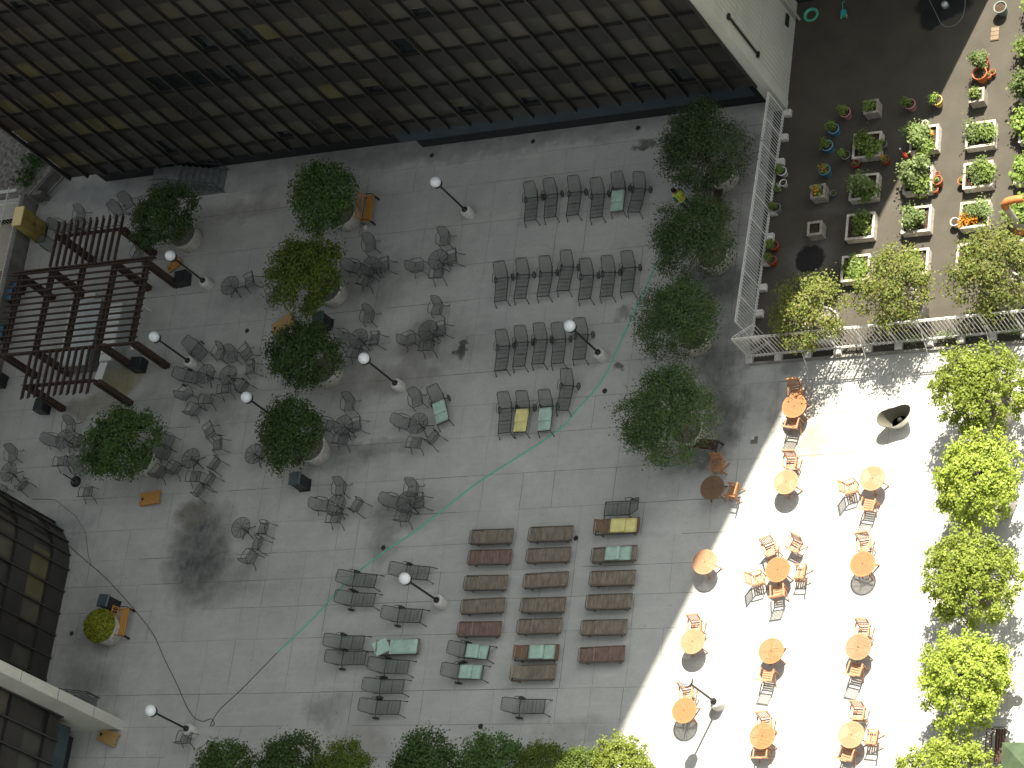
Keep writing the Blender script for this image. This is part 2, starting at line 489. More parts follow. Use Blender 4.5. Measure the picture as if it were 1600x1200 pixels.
BL = [mat('window_blind_a', (.088, .082, .062), .35, var=.15, vscale=1.1, spec=.5), mat('window_blind_b', (.085, .077, .052), .35, var=.2, vscale=1.1, spec=.5),
      mat('window_blind_c', (.06, .057, .046), .3, var=.2, vscale=1.1, spec=.5), mat('window_blind_d', (.04, .037, .033), .25, var=.25, vscale=1.1, spec=.5),
      M['winedark'], mat('warm_blind_and_reflection', (.12, .105, .05), .35, var=.25, vscale=1.1, spec=.5)]
L_maple = leafmat('leaf_maple', [(.035, .07, .02), (.055, .105, .026), (.08, .145, .034), (.045, .085, .022)], .25)
L_sun = leafmat('leaf_lime', [(.13, .185, .022), (.21, .27, .034), (.3, .355, .065), (.16, .215, .026)], .3)
L_olive = leafmat('leaf_olive', [(.06, .095, .015), (.09, .135, .02), (.13, .18, .025), (.07, .11, .015)], .25)
L_fine = leafmat('leaf_fine', [(.032, .06, .025), (.045, .085, .024), (.075, .12, .028), (.035, .075, .035), (.09, .11, .03)], .22)
L_birch = leafmat('leaf_birch', [(.1, .135, .026), (.145, .18, .035), (.19, .21, .045), (.115, .145, .03), (.19, .15, .05)], .3)
L_shrub = leafmat('leaf_shrub', [(.17, .21, .02), (.23, .26, .02), (.28, .28, .03), (.14, .18, .02)])
L_veg = leafmat('leaf_vegetable', [(.1, .165, .03), (.16, .235, .045), (.235, .31, .075), (.12, .185, .035)], .3)
L_veg2 = leafmat('leaf_herb', [(.1, .145, .045), (.15, .205, .07), (.21, .265, .1), (.12, .17, .05)], .3)
L_flow = leafmat('petal_orange', [(.75, .22, .02), (.85, .33, .02), (.1, .2, .03)])
L_ivy = leafmat('leaf_ivy', [(.035, .1, .02), (.06, .14, .02)])

# ------------------------------------------------------------------ setting
def structure(mb, name, m):
    o = mb.build(name, m); o['kind'] = 'structure'; return o
def sheet(x0, y0, x1, y1, z):
    mb = MB(); mb.add([(x0, y0, z), (x1, y0, z), (x1, y1, z), (x0, y1, z)], [(0, 1, 2, 3)]); return mb
structure(sheet(-600, -600, 600, 600, -9.0), 'ground', M['street'])
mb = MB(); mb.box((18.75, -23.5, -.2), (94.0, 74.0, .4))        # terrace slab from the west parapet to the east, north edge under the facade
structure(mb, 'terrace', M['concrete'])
mb = MB(); mb.box((38.5, 16.6, -.18), (55.2, 33.2, .4))
structure(mb, 'garden_roof', M['felt'])
# paving joints: thin dirt-filled lines, each row with its own breaks
JY = [11.15, 9.95, 7.95, 5.95, 4.2, 2.45, .66, -.85, -2.35, -4.12, -5.74, -7.17, -8.4, -9.65, -11.1, -13.5, -14.95, -16.3, -18.2]
mb = MB(); jr = random.Random(5)
def strip(x0, y0, x1, y1, wd):
    d = Vector((x1 - x0, y1 - y0, 0)); n = Vector((-d.y, d.x, 0)).normalized() * wd / 2
    mb.add([(x0 - n.x, y0 - n.y, .004), (x1 - n.x, y1 - n.y, .004), (x1 + n.x, y1 + n.y, .004), (x0 + n.x, y0 + n.y, .004)], [(0, 1, 2, 3)])
for i, y in enumerate(JY):
    x = -28.2
    while x < 44:
        L = jr.uniform(1.0, 5.0)
        x2 = min(44, x + L)
        if x2 > 10.5 and y > .1: x2 = min(x2, 10.9)
        if x2 > x + .1 and jr.random() < .93: strip(x, y + jr.uniform(-.01, .01), x2, y + jr.uniform(-.01, .01), jr.choice((.008, .011, .015, .022)))
        x += L
        if y > .1 and x > 10.8: break
XJ = []; x = -27.4
while x < 43: XJ.append(x); x += jr.choice((1.0, 1.0, 1.45, 1.45, 1.9))
for a, b in zip(JY[:-1], JY[1:]):
    for x in XJ:
        if x > 10.8 and a > .1: continue
        if jr.random() < .8:
            xx = x + jr.uniform(-.04, .04)
            strip(xx, a - .015, xx + jr.uniform(-.02, .02), b + .015, jr.choice((.007, .009, .012, .018)))
structure(mb, 'paving_joints', M['joint'])
# curved paving joint around the south-west corner
mb = MB()
cv = [at(*q, .006) for q in ((50, 780), (68, 780), (86, 781), (118, 806), (134, 833), (138, 868), (143, 885))]
for a, b in zip(cv[:-1], cv[1:]):
    strip(a.x, a.y, b.x, b.y, .03)
structure(mb, 'curved_joint', M['joint'])
for v in bpy.data.objects['curved_joint'].data.vertices: v.co.z = .009

# court beyond the west parapet, gravel bed at the north-west
structure(sheet(-75, -12, -28.75, 11.9, -1.6), 'court', M['tan'])
mb = MB()
for (x0, y0, x1, y1) in ((-60, 3.4, -28.9, 9.2),): mb.add([(x0, y0, -1.594), (x1, y0, -1.594), (x1, y1, -1.594), (x0, y1, -1.594)], [(0, 1, 2, 3)])
structure(mb, 'clay_court', M['clay'])
structure(sheet(-90, 11.9, -25.2, 60, -.6), 'gravel_bed', M['gravel'])

def facade(name, label, cat, p0, p1, zb, nfl, depth, height, wins=True, base='ledge', nwin_limit=100, arc=None, ledge_from=None, seed=1, winbase=3.08):
    """curtain wall from p0 to p1 (outside is to the right of p0->p1... left-hand normal flipped by order)"""
    r = random.Random(seed)
    root = thing(name, label, cat)
    segs = []
    if arc is None:
        P0 = Vector((*p0, 0)); P1 = Vector((*p1, 0)); L = (P1 - P0).length; n = round(L / 1.037)
        for i in range(n): segs.append((P0.lerp(P1, i / n), P0.lerp(P1, (i + 1) / n)))
    else:
        segs = arc
    bands = [MB() for _ in range(nfl + 1)]; sills = [MB() for _ in range(nfl + 1)]; win_rest = MB(); cnt = 0
    for (a, b) in segs:
        d = (b - a).normalized(); nn = Vector((d.y, -d.x, 0)); rz = math.atan2(d.y, d.x); W = (b - a).length
        c = (a + b) / 2
        z = zb
        # spandrels between window rows
        for k in range(nfl + 1):
            zs = winbase + 2.6 * k; ze = winbase - 2.6 + 1.32 + 2.6 * k
            lo = max(zb, ze) if k else zb
            bands[k].box(c - nn * .1 + Vector((0, 0, (lo + zs) / 2)), (W, .2, zs - lo), rz)
            sills[k].box(c + nn * .02 + Vector((0, 0, zs - .04)), (W, .04, .07), rz)
            mull_top = zs
        for k in range(nfl):
            zs = winbase + 2.6 * k
            q = r.random()
            row_bias = (k * 7 + int(a.x)) % 5
            mi = 0 if q < .3 else 1 if q < .58 else 2 if q < .8 else 3 if q < .92 else 4 if q < .96 else 5
            if arc is None and k == 2 and -15.5 < a.x < -10.5: mi = 4
            if arc is None and a.y > 0 and a.x < -19 and q < .3: mi = 5  # warm pane colour paints in reflections of sunlit surroundings
            if arc is not None and k == 0 and -9.7 < a.y < -7.4: mi = 5
            if seed in (11, 5) and mi in (0, 1, 2): mi += 1
            tgt = MB() if cnt < nwin_limit else win_rest
            frac = r.choice((1, 1, 1, 1, 1, .62)) if mi in (0, 1, 5) else 1
            zt = zs + 1.32
            tgt.box(c - nn * .14 + Vector((0, 0, zs + 1.32 - .66 * frac)), (W, .06, 1.32 * frac), rz, mi=mi if tgt is win_rest else 0)
            if frac < 1: tgt.box(c - nn * .14 + Vector((0, 0, zs + .66 * (1 - frac))), (W, .06, 1.32 * (1 - frac)), rz, mi=4 if tgt is win_rest else 1)
            if cnt < nwin_limit: tgt.build('window', [BL[mi], BL[4]], root)
            cnt += 1
    mull_h = winbase + 2.6 * nfl
    pts = [s[0] for s in segs] + [segs[-1][1]]
    for i, p in enumerate(pts):
        if arc is not None and (p - Vector((cx, cy, 0))).length < R0 + .01 and p.x > cx + .05 and p.y > cy + .05 and round(math.atan2(p.y - cy, p.x - cx) / (PI / 24)) % 2: continue
        s = segs[min(i, len(segs) - 1)]; d = (s[1] - s[0]).normalized(); nn = Vector((d.y, -d.x, 0))
        m = MB(); z0 = zb - (.03 if base == 'ledge' else 0); fd = .17 if arc is None else .1
        m.box(p + nn * (fd / 2 - .025) + Vector((0, 0, (z0 + mull_h) / 2)), (.085, fd, mull_h - z0), math.atan2(d.y, d.x))
        m.box(p + nn * (fd - .019) - d * .022 + Vector((0, 0, (z0 + mull_h) / 2)), (.03, .012, mull_h - z0), math.atan2(d.y, d.x), mi=1)  # thin paler strip along one front edge
        m.build('mullion', [M['mullion'], M['mullionl']], root)
    for q_, b_ in zip(bands, sills):
        q_.build('spandrel', M['spandrel'], root); b_.build('window_sill', M['mullion'], root)
    if win_rest.v:
        o = win_rest.build('window', BL, root); o['kind'] = 'stuff'
    return root

# north building: facade plane y=11.7
bldN = facade('glass_office_building', 'tall dark curtain-wall building with tan blinds across the top of the photo', 'building', (-24.6, 11.72), (11.0, 11.72), 2.23, 15, 8, 40, seed=3)
H_N = 3.08 + 2.6 * 15
mb = MB()
mb.box((-6.8, 16.6, (H_N + 2.1) / 2 + .0), (35.3, 9.3, H_N - 2.1)); mb.build('core_wall', M['dark'], bldN)
mb = MB(); mb.box((-6.8, 16.9, 1.05), (35.0, 8.6, 2.06)); mb.build('ground_floor_wall', M['dark'], bldN)
mb = MB(); mb.box((2.0, 12.3, 1.8), (17.2, 1.1, .84), bev=.03); mb.build('flashing', M['ledge'], bldN)
mb = MB(); mb.box((2.1, 12.65, .69), (16.9, .9, 1.36)); mb.build('plinth', M['dark'], bldN)
mb = MB(); mb.box((-6.9, 16.5, H_N + .4), (35.8, 10, .8)); mb.build('roof', M['mullion'], bldN)
# east side wall: cream ribbed panels
mb = MB(); hw = H_N + 1.5
mb.box((11.28, 21.2, hw / 2 + .01), (.4, 18.2, hw))
y = 12.35
while y < 30:
    mb.box((11.485, y, hw / 2 + .02), (.02, .03, hw - .02), mi=1); y += .24
k = 0
while .8 + 2.55 * k < hw:
    mb.box((11.488, 21.2, .8 + 2.55 * k), (.024, 18.0, .035), mi=1); k += 1
mb.box((11.22, 11.9, hw / 2 + .012), (.58, .44, hw))
o = mb.build('side_wall', [M['panel'], mat('panel_groove', (.44, .435, .375), .7)], bldN)
mb = MB(); mb.tube([(11.56, 12.35, 6.6), (11.56, 12.35, 3.6)], .05); mb.box((11.56, 12.35, 3.55), (.1, .25, .12)); mb.box((11.56, 12.35, 6.65), (.1, .25, .12)); mb.build('conduit', M['blackmetal'], bldN)
mb = MB(); mb.tube([(11.66, 16.05, 7.0), (11.66, 16.05, 0.03)], .06); mb.build('downpipe', M['roofpipe'], bldN)
mb = MB(); mb.box((11.52, 15.5, .95), (.06, .55, .3)); mb.build('vent', M['dark'], bldN)
mb = MB()
mb.box((11.9, 17.6, .5), (.8, 1.4, 1.0), bev=.05); mb.box((12.3, 18.9, .4), (.9, .8, .8), bev=.05)
tag(mb.build('vent_housing', M['dark']), 'black metal vent housing against the cream side wall', 'vent')

# tower further north: outside the frame, throws the big shadow
tw = thing('apartment_tower', 'tall tower beyond the top edge that shades the terrace', 'building')
MB().box((16.14, 32.0, 42), (9.3, 29.0, 102)).build('wall', M['towerwall'], tw)
MB().box((-24.5, 39.0, 42), (72.0, 17.0, 102)).build('wall', M['towerwall'], tw)
MB().box((16.3, 32.0, 93.4), (9.0, 28.6, .8)).build('roof', M['mullion'], tw)
MB().box((-24.5, 39.0, 93.4), (71.8, 16.8, .8)).build('roof', M['mullion'], tw)

# south-west building with rounded corner
arc = []
cx, cy, R0 = -24.45, -7.55, 2.7
ths = [PI / 2 + .5, PI / 2] + [PI / 2 * (1 - i / 4) for i in range(1, 5)]
ap = [Vector((-29.5, -4.85, 0)), Vector((-28.2, -4.85, 0)), Vector((-26.9, -4.85, 0)), Vector((-25.6, -4.85, 0))] + [Vector((cx + R0 * math.cos(t), cy + R0 * math.sin(t), 0)) for t in [PI / 2 * (1 - i / 12) for i in range(13)]]
yy = -7.55
while yy - 1.04 > -14.9: yy -= 1.04; ap.append(Vector((-21.75, yy, 0)))
ap = ap[::-1]
bldS = facade('round_corner_building', 'dark glazed building with rounded corner at the left edge', 'building', None, None, 0.05, 14, 5, 30, arc=list(zip(ap[:-1], ap[1:])), base='none', seed=11, winbase=1.35)
hS = 1.35 + 2.6 * 14
MB().lathe([(R0 - .25, 0.02), (R0 - .25, hS)], 32, (cx, cy, 0)).build('core_wall', M['dark'], bldS)
MB().box((-27.0, -11.2, hS / 2), (10.0, 7.4, hS)).build('inner_wall', M['dark'], bldS)
MB().box((-27.6, -10.2, hS + .2), (11.4, 10.4, .4)).build('roof', M['mullion'], bldS)
for (z0, wd) in ((.12, .3),):
    mbx = MB()
    for a, b in zip(ap[:-1], ap[1:]):
        pass
bldW = facade('flat_front_building', 'dark glazed building wing in the bottom left corner beside the pale fin', 'building', (-18.72, -31.0), (-18.72, -15.12), 2.23, 13, 5, 30, seed=5)
hW = 3.08 + 2.6 * 13
MB().box((-23.97, -23.2, (hW + 2.1) / 2), (10.1, 15.6, hW - 2.1)).build('core_wall', M['dark'], bldW)
MB().box((-24.4, -23.2, 1.05), (9.6, 15.6, 2.05)).build('ground_floor_wall', M['dark'], bldW)
MB().box((-19.15, -23.15, 1.8), (.8, 15.6, .84), bev=.03).build('flashing', M['ledge'], bldW)
MB().box((-24.5, -23.2, hW + .2), (10.6, 15.8, .4)).build('roof', M['mullion'], bldW)
fin = MB(); fin.box((-19.6, -14.86, 18.5), (5.0, .46, 37.0), bev=.01)
for k in range(14): fin.box((-17.105, -14.86, 2.1 + 2.55 * k), (.02, .45, .03), mi=1)
tag(fin.build('concrete_fin_wall', [M['panel'], M['joint']]), 'tall pale concrete fin wall standing out at the bottom left', 'wall')

# ------------------------------------------------------------------ west edge
wallL = thing('parapet_wall', 'low grey parapet wall along the left edge with white railing on top', 'wall')
MB().box((-28.55, 3.3, .45), (.36, 17.2, 1.1), bev=.02).build('wall_body', M['stonewall'], wallL)
mb = MB(); y = -5.2
for z in (1.12, 2.0): mb.bar((-28.55, -5.2, z), (-28.55, 11.8, z), .04, .04)
while y < 11.8: mb.tube([(-28.55, y, 1.0), (-28.55, y, 2.0)], .013, 4); y += .13
mb.build('railing', M['white'], wallL)
mb = MB(); x = -28.6
for z in (1.12, 2.0): mb.bar((-40, 11.95, z - .6), (-28.6, 11.95, z - .6), .16 if z > 1.5 else .05, .05)
mb.box((-34.3, 11.95, -.3), (11.4, .3, 1.4))
tag(mb.build('white_court_wall', M['white']), 'white capped wall at the far end of the court by the left edge', 'wall')
mb = MB(); mb.box((-27.9, 12.6, .2), (1.9, .25, .9), math.radians(50), bev=.02); mb.box((-28.0, 12.05, .3), (.8, .2, .9))
tag(mb.build('low_kerb_wall', M['stonewall']), 'short dark stone wall joining the parapet to the tall building', 'wall')
mb = MB(); a = at(58, 313, .6); b = at(97, 270, .6); a2 = at(45, 305, .6)
for z in (.3, 1.2): mb.bar((a.x, a.y, z), (b.x, b.y, z), .035, .035)
for i in range(18):
    p = Vector((a.x, a.y, 0)).lerp(Vector((b.x, b.y, 0)), i / 17); mb.tube([(p.x, p.y, 0), (p.x, p.y, 1.2)], .012, 4)
tag(mb.build('railing_fence', M['rail']), 'thin grey railing between gravel bed and terrace at the upper left', 'railing')
def leaves(mb, n, fn, size, r, up=.35, mi=0):
    for _ in range(n):
        p, out_ = fn()
        nrm = (out_ * .7 + Vector((r.gauss(0, .6), r.gauss(0, .6), r.gauss(up, .5)))).normalized()
        t = nrm.cross(Vector((r.gauss(0, 1), r.gauss(0, 1), r.gauss(0, 1)))).normalized(); bi = nrm.cross(t)
        s = size * r.uniform(.6, 1.25); l = s * r.uniform(.55, .85)
        mb.add([p - t * s * .5, p + bi * l * .5, p + t * s * .5, p - bi * l * .5], [(0, 1, 2, 3)], mi)
r = random.Random(21)
mb = MB()
for (px, py, rr, n) in ((50, 250, .55, 150), (45, 268, .4, 90), (58, 255, .45, 110), (40, 284, .35, 70), (47, 282, .3, 50), (32, 272, .12, 18), (28, 284, .12, 16), (70, 245, .2, 30), (36, 250, .1, 10), (22, 283, .1, 8)):
    c = at(px, py, -.5)
    def fn():
        q = Vector((r.gauss(0, rr * .5), r.gauss(0, rr * .5), abs(r.gauss(0, .15)))); return c + q, Vector((0, 0, 1))
    leaves(mb, n, fn, .14, r, .8)
o = mb.build('ivy', L_ivy); o['kind'] = 'stuff'; o['label'] = 'scattered ivy clumps creeping over the gravel bed'; o['category'] = 'ivy'

cab = thing('garden_cabinet', 'tall ochre yellow cabinet standing against the parapet at the left', 'cabinet', (-27.62, 10.15, 0))
MB().box((0, 0, .98), (.5, .96, 1.84), bev=.02).build('body', M['cabinet'], cab)
MB().box((0, 0, 1.935), (.54, 1.0, .06)).build('top', M['cabtop'], cab)
MB().box((0.02, 0, .03), (.56, 1.02, .06)).build('plinth', M['dark'], cab)
for s in (-1, 1):
    d = MB().box((.262, s * .235, 1.0), (.02, .44, 1.66)).build('door', M['cabinet'], cab)
    MB().box((.285, s * .05, 1.0), (.03, .02, .16)).build('handle', M['blackmetal'], d)
# more setting follows with the objects below
# ------------------------------------------------------------------ pergola
pg = thing('pergola', 'large brown timber pergola with open slatted roof over the barbecue corner', 'pergola')
PZ = 2.62
for (x, y) in ((-18.75, 6.45), (-18.45, 2.3), (-26.1, 6.5), (-26.1, 2.4), (-20.4, 6.45), (-20.3, 2.35), (-24.1, 6.45), (-24.1, 2.35), (-20.5, 8.3), (-24.1, 8.3), (-20.15, .55), (-24.05, .55)):
    m = MB(); m.box((x - .13, y, PZ / 2), (.13, .22, PZ)); m.box((x + .13, y, PZ / 2), (.13, .22, PZ)); m.box((x, y, .2), (.12, .3, .4)); m.box((x, y, PZ - .25), (.12, .26, .3))
    m.build('post', M['pergola'], pg)
for y in (6.62, 2.32):
    MB().box((-22.35, y, PZ + .02), (8.3, .07, .24)).build('beam', M['pergola'], pg)
for x in (-26.0, -24.15, -22.35, -20.5, -18.65):
    m = MB(); m.box((x - .08, 4.47, PZ - .02), (.07, 4.22, .2)); m.box((x + .1, 4.47, PZ - .02), (.07, 4.22, .2)); m.build('cross_beam', M['pergola'], pg)
for i in range(13):
    y = 2.56 + i * .322
    m = MB(); m.box((-22.35, y, PZ + .17), (8.25 - (i % 2) * .1, .042, .14)); m.build('roof_slat', M['pergola'], pg)
for (ya, yb, yend) in ((6.66, 8.35, 8.95), (2.28, .62, .0)):
    MB().box((-22.3, yb, PZ - .02), (4.1, .08, .2)).build('beam', M['pergola'], pg)
    for i in range(11):
        x = -24.2 + i * .375
        ye = yend + rnd.uniform(-.03, .03)
        s = 1 if yend > 5 else -1
        m = MB()
        m.box((x, (ya + ye) / 2, PZ + .16), (.06, abs(ye - ya), .17))
        m.box((x, ye + s * .05, PZ + .2), (.06, .1, .09))
        m.build('roof_slat', M['pergola'], pg)
    m = MB()
    m.bar((-24.3, yb + (.05 if yb > 5 else -.05), PZ + .27), (-20.3, yb + (.05 if yb > 5 else -.05), PZ + .27), .03, .03); m.build('batten', M['pergola'], pg)
# square black planters at the pergola posts
bp = thing('post_planter', '', 'planter', group='black planters at the feet of the pergola posts')
MB().box((0, 0, .3), (.62, .62, .6), bev=.05).build('box', M['bin'], bp)
MB().box((0, 0, .605), (.5, .5, .03)).build('lid', M['dark'], bp)
for (px, py, lab) in ((291, 441, 'black square planter at the right upper pergola post below the lamp'), (222, 576, 'black square planter at the middle right pergola post'), (72, 641, 'black square planter at the bottom left pergola post'), (4, 600, 'black square planter at the far left edge under the parapet')):
    p = at(px - 6, py - 6, .3); put(bp, (p.x, p.y, 0), rnd.uniform(-.15, .15), lab)
# barbecue counter etc. under the pergola
bar = thing('barbecue_counter', 'long grey counter with steel grill tops under the pergola', 'counter')
MB().box((-23.2, 4.0, .44), (1.7, 3.3, .88), bev=.02).build('cabinet', M['step'], bar)
MB().box((-23.2, 4.0, .91), (1.8, 3.4, .05)).build('countertop', M['steel'], bar)
g2 = thing('grill', 'row of bright steel barbecue grills under the right half of the pergola', 'grill')
MB().box((-21.35, 3.9, .45), (.75, 3.0, .9), bev=.02).build('body', M['steel'], g2)
for k in range(8): MB().box((-21.35, 2.6 + k * .37, .92), (.66, .3, .03)).build('grate', M['whitepot'], g2)
b3 = thing('prep_shelf', 'narrow white shelf beside the grills under the pergola', 'shelf')
MB().box((-19.95, 4.1, .86), (.18, 2.4, .04)).build('top', M['whitepot'], b3)
for yq in (3.0, 5.2): MB().box((-19.95, yq, .42), (.06, .06, .84)).build('leg', M['white'], b3)
c1 = thing('cooler_box', 'small pale metal cooler box under the upper part of the pergola', 'box', (-23.3, 6.0, 0))
MB().box((0, 0, .3), (.6, .4, .6), bev=.03).build('body', M['steel'], c1); MB().box((0, 0, .62), (.64, .44, .05)).build('lid', M['whitepot'], c1)
wt = thing('white_folding_table', 'white table poking out from under the lower end of the pergola', 'table', (*at(158, 578, .75)[:2], 0), math.radians(-10))
MB().box((0, 0, .74), (.42, 1.15, .04)).build('tabletop', M['whitepot'], wt)
for sx in (-.15, .15):
    for sy in (-.5, .5): MB().box((sx, sy, .36), (.04, .04, .72)).build('leg', M['white'], wt)
bc = thing('covered_crate', '', 'crate', group='blue covered crates by the parapet')
MB().box((0, 0, .35), (.5, .7, .7), bev=.04).build('box', M['dark'], bc); MB().box((0, 0, .73), (.54, .74, .06)).build('cover', M['blueb'], bc)
for (px, py, lab) in ((16, 462, 'blue covered crate by the parapet at the upper end of the pergola'), (2, 520, 'blue covered crate by the parapet at the middle of the left edge'), (26, 447, 'small crate with pale top tucked beside the blue crate')):
    p = at(px, py, .5); put(bc, (p.x, p.y, 0), .05, lab, .75 if px == 26 else 1.0)

# ------------------------------------------------------------------ entrance stairs
def stairs(name, label, x0, x1, y0, y1, n, rise, axis):
    t = thing(name, label, 'stairs')
    m = MB()
    L = (x1 - x0) / n
    for i in range(n):
        m.box((x0 + (i + .5) * L, (y0 + y1) / 2, rise * (n - i) / 2), (L * .99, y1 - y0, rise * (n - i)))
    m.build('steps', M['step'], t)
    tp = rise * n
    for yq in (y0, y1):
        m = MB(); m.tube([(x0 - .7, yq, tp + .95), (x0, yq, tp + .95), (x1 + .1, yq, .95), (x1 + .1, yq, 0)], .022)
        m.tube([(x0 - .7, yq, tp + .55), (x0, yq, tp + .55), (x1 + .1, yq, .55)], .018)
        for k in range(n + 1):
            xx = x0 + k * L; m.tube([(xx, yq, tp * (1 - k / n)), (xx, yq, tp * (1 - k / n) + .95)], .014, 5)
        m.build('handrail', M['rail'], t)
    return t
st = stairs('entrance_stairs', 'grey steps with green railings leading into the dark building', -19.35, -17.1, 11.15, 12.35, 8, .13, 0)
MB().box((-20.0, 11.75, .51), (1.28, 1.2, 1.03)).build('landing', M['step'], st)
st2 = stairs('side_steps', 'small flight of steps half hidden behind the pale fin wall', -20.1, -18.7, -14.55, -13.6, 5, .13, 0)

# ------------------------------------------------------------------ white fence round the garden
fn_ = thing('white_fence', 'tall white metal picket fence on blocks around the roof garden', 'fence')
def frun(a, b, h, npost, footside):
    a = Vector((*a, 0)); b = Vector((*b, 0)); d = (b - a).normalized(); L = (b - a).length
    for i in range(npost + 1):
        p = a.lerp(b, i / npost)
        MB().box((p.x, p.y, h / 2), (.06, .06, h), math.atan2(d.y, d.x)).build('post', M['white'], fn_)
        f = p + Vector(footside) * .14
        MB().box((f.x, f.y, .13), (.3, .3, .24), bev=.03).build('foot_block', M['lampbase'], fn_)
        if i < npost:
            q = a.lerp(b, (i + 1) / npost); m = MB(); n = 8
            for k in range(1, n):
                s = p.lerp(q, k / n); m.box((s.x, s.y, h / 2 + .05), (.024, .024, h - .1), math.atan2(d.y, d.x))
            for z in (.2, .32, h - .14, h): m.bar((p.x, p.y, z), (q.x, q.y, z), .035, .035)
            for k in range(0, n):
                s = p.lerp(q, (k + .5) / n)
                for z in (.26, h - .07): m.bar((s.x - d.x * .04, s.y - d.y * .04, z - .04), (s.x + d.x * .04, s.y + d.y * .04, z + .04), .016, .016)
            m.build('picket_panel', M['white'], fn_)
frun((11.45, 11.45), (11.02, 1.05), 2.0, 9, (1, 0, 0))
frun((10.95, .28), (26.2, .5), 2.0, 12, (.1, -.9, 0))
gt = MB(); A_ = Vector((10.97, .34, 0)); B_ = Vector((11.85, .85, 0))
for z in (.2, .32, 1.86, 2.0): gt.bar((A_.x, A_.y, z), (B_.x, B_.y, z), .03, .03)
for k in range(9):
    s = A_.lerp(B_, k / 8); gt.box((s.x, s.y, 1.05), (.02, .02, 1.9))
tag(gt.build('fence_gate', M['white']), 'narrow white picket gate standing ajar at the fence corner', 'gate')
for i in range(1, 12, 1):
    x = 10.95 + 15.25 * i / 12
    if i in (2, 4, 6, 8, 10): MB().tube([(x, .3 + .014 * i, 1.25), (x + .05, -.55, .0)], .014, 5).build('brace', M['white'], fn_)
mb = MB(); mb.box((11.0, .05, .03), (.12, .3, .05)); 
tag(MB().box((18.6, .02, .06), (15.3, .1, .12)).build('roof_edge_kerb', M['stonewall']), 'low kerb along the edge of the roof garden felt', 'kerb')

# ------------------------------------------------------------------ lamps
lp = thing('globe_lamp', '', 'lamp', group='black lamp posts with white globes')
MB().lathe([(.26, 0), (.27, .03), (.255, .5), (.23, .53), (.07, .535)], 20).build('base', M['lampbase'], lp)
MB().lathe([(.13, .53), (.13, .6), (.06, .66), (.045, .7), (.045, 2.9), (.06, 2.95)], 12).build('pole', M['blackmetal'], lp)
MB().lathe([(.06, 2.93), (.2, 2.98), (.23, 3.03), (.2, 3.06)], 16).build('collar', M['blackmetal'], lp)
m = MB(); m.ball((0, 0, 3.24), .245, 20, 12); m.build('globe', M['globe'], lp)
for (bx, by, lab) in ((727, 328, 'topmost globe lamp, above the first row of round mesh tables'), (318, 439, 'globe lamp beside the upper right corner of the pergola'), (294, 564, 'globe lamp beside the lower right side of the pergola'),
                      (437, 658, 'globe lamp whose pole runs under a leafy planter tree'), (618, 599, 'globe lamp in the middle of the round mesh tables'), (935, 551, 'globe lamp standing at the end of the third lounger row'),
                      (683, 938, 'globe lamp among the grey loungers lying crosswise'), (292, 1139, 'globe lamp near the bottom left corner beside the hose'), (1116, 1096, 'only globe lamp standing in full sun')):
    p = at(bx, by, .5); put(lp, (p.x, p.y, 0), 0, lab)

# ------------------------------------------------------------------ mesh furniture
mt = thing('mesh_table', '', 'table', group='round dark wire mesh tables')
MB().lathe([(0.02, .715), (.47, .715), (.485, .7), (.47, .7), (.02, .7)], 32, smooth=False).build('tabletop', M['mesh'], mt)
m = MB(); m.tube([(.478 * math.cos(a * PI / 16), .478 * math.sin(a * PI / 16), .705) for a in range(32)], .012, 5, closed=True)
for k in range(10):
    a = k * PI / 5; m.bar((.03 * math.cos(a), .03 * math.sin(a), .692), (.47 * math.cos(a), .47 * math.sin(a), .692), .016, .012)
m.build('table_frame', M['frame'], mt)
MB().tube([(0, 0, .06), (0, 0, .69)], .03, 8).build('stem', M['frame'], mt)
for k in range(4):
    a = k * PI / 2 + .3; m = MB(); m.tube([(.02 * math.cos(a), .02 * math.sin(a), .3), (.2 * math.cos(a), .2 * math.sin(a), .2), (.42 * math.cos(a), .42 * math.sin(a), .02)], .018, 5); m.build('leg', M['frame'], mt)
MB().ball((0, 0, .725), .025, 8, 6).build('umbrella_hole_cap', M['cap'], mt)

def grid_patch(mb, prof, w0, w1=None, th=.012, mi=0):
    """sheet following profile [(x,z,halfwidth)...] across y"""
    V = []
    for (x, z, hw_) in prof: V += [(x, -hw_, z), (x, 0, z - .015), (x, hw_, z)]
    n = len(prof); F = []
    for i in range(n - 1):
        for j in range(2): a = i * 3 + j; F.append((a, a + 1, a + 4, a + 3))
    V2 = [(x, y, z - th) for x, y, z in V]
    mb.add(V + V2, F + [tuple(len(V) + q for q in f[::-1]) for f in F], mi, True)
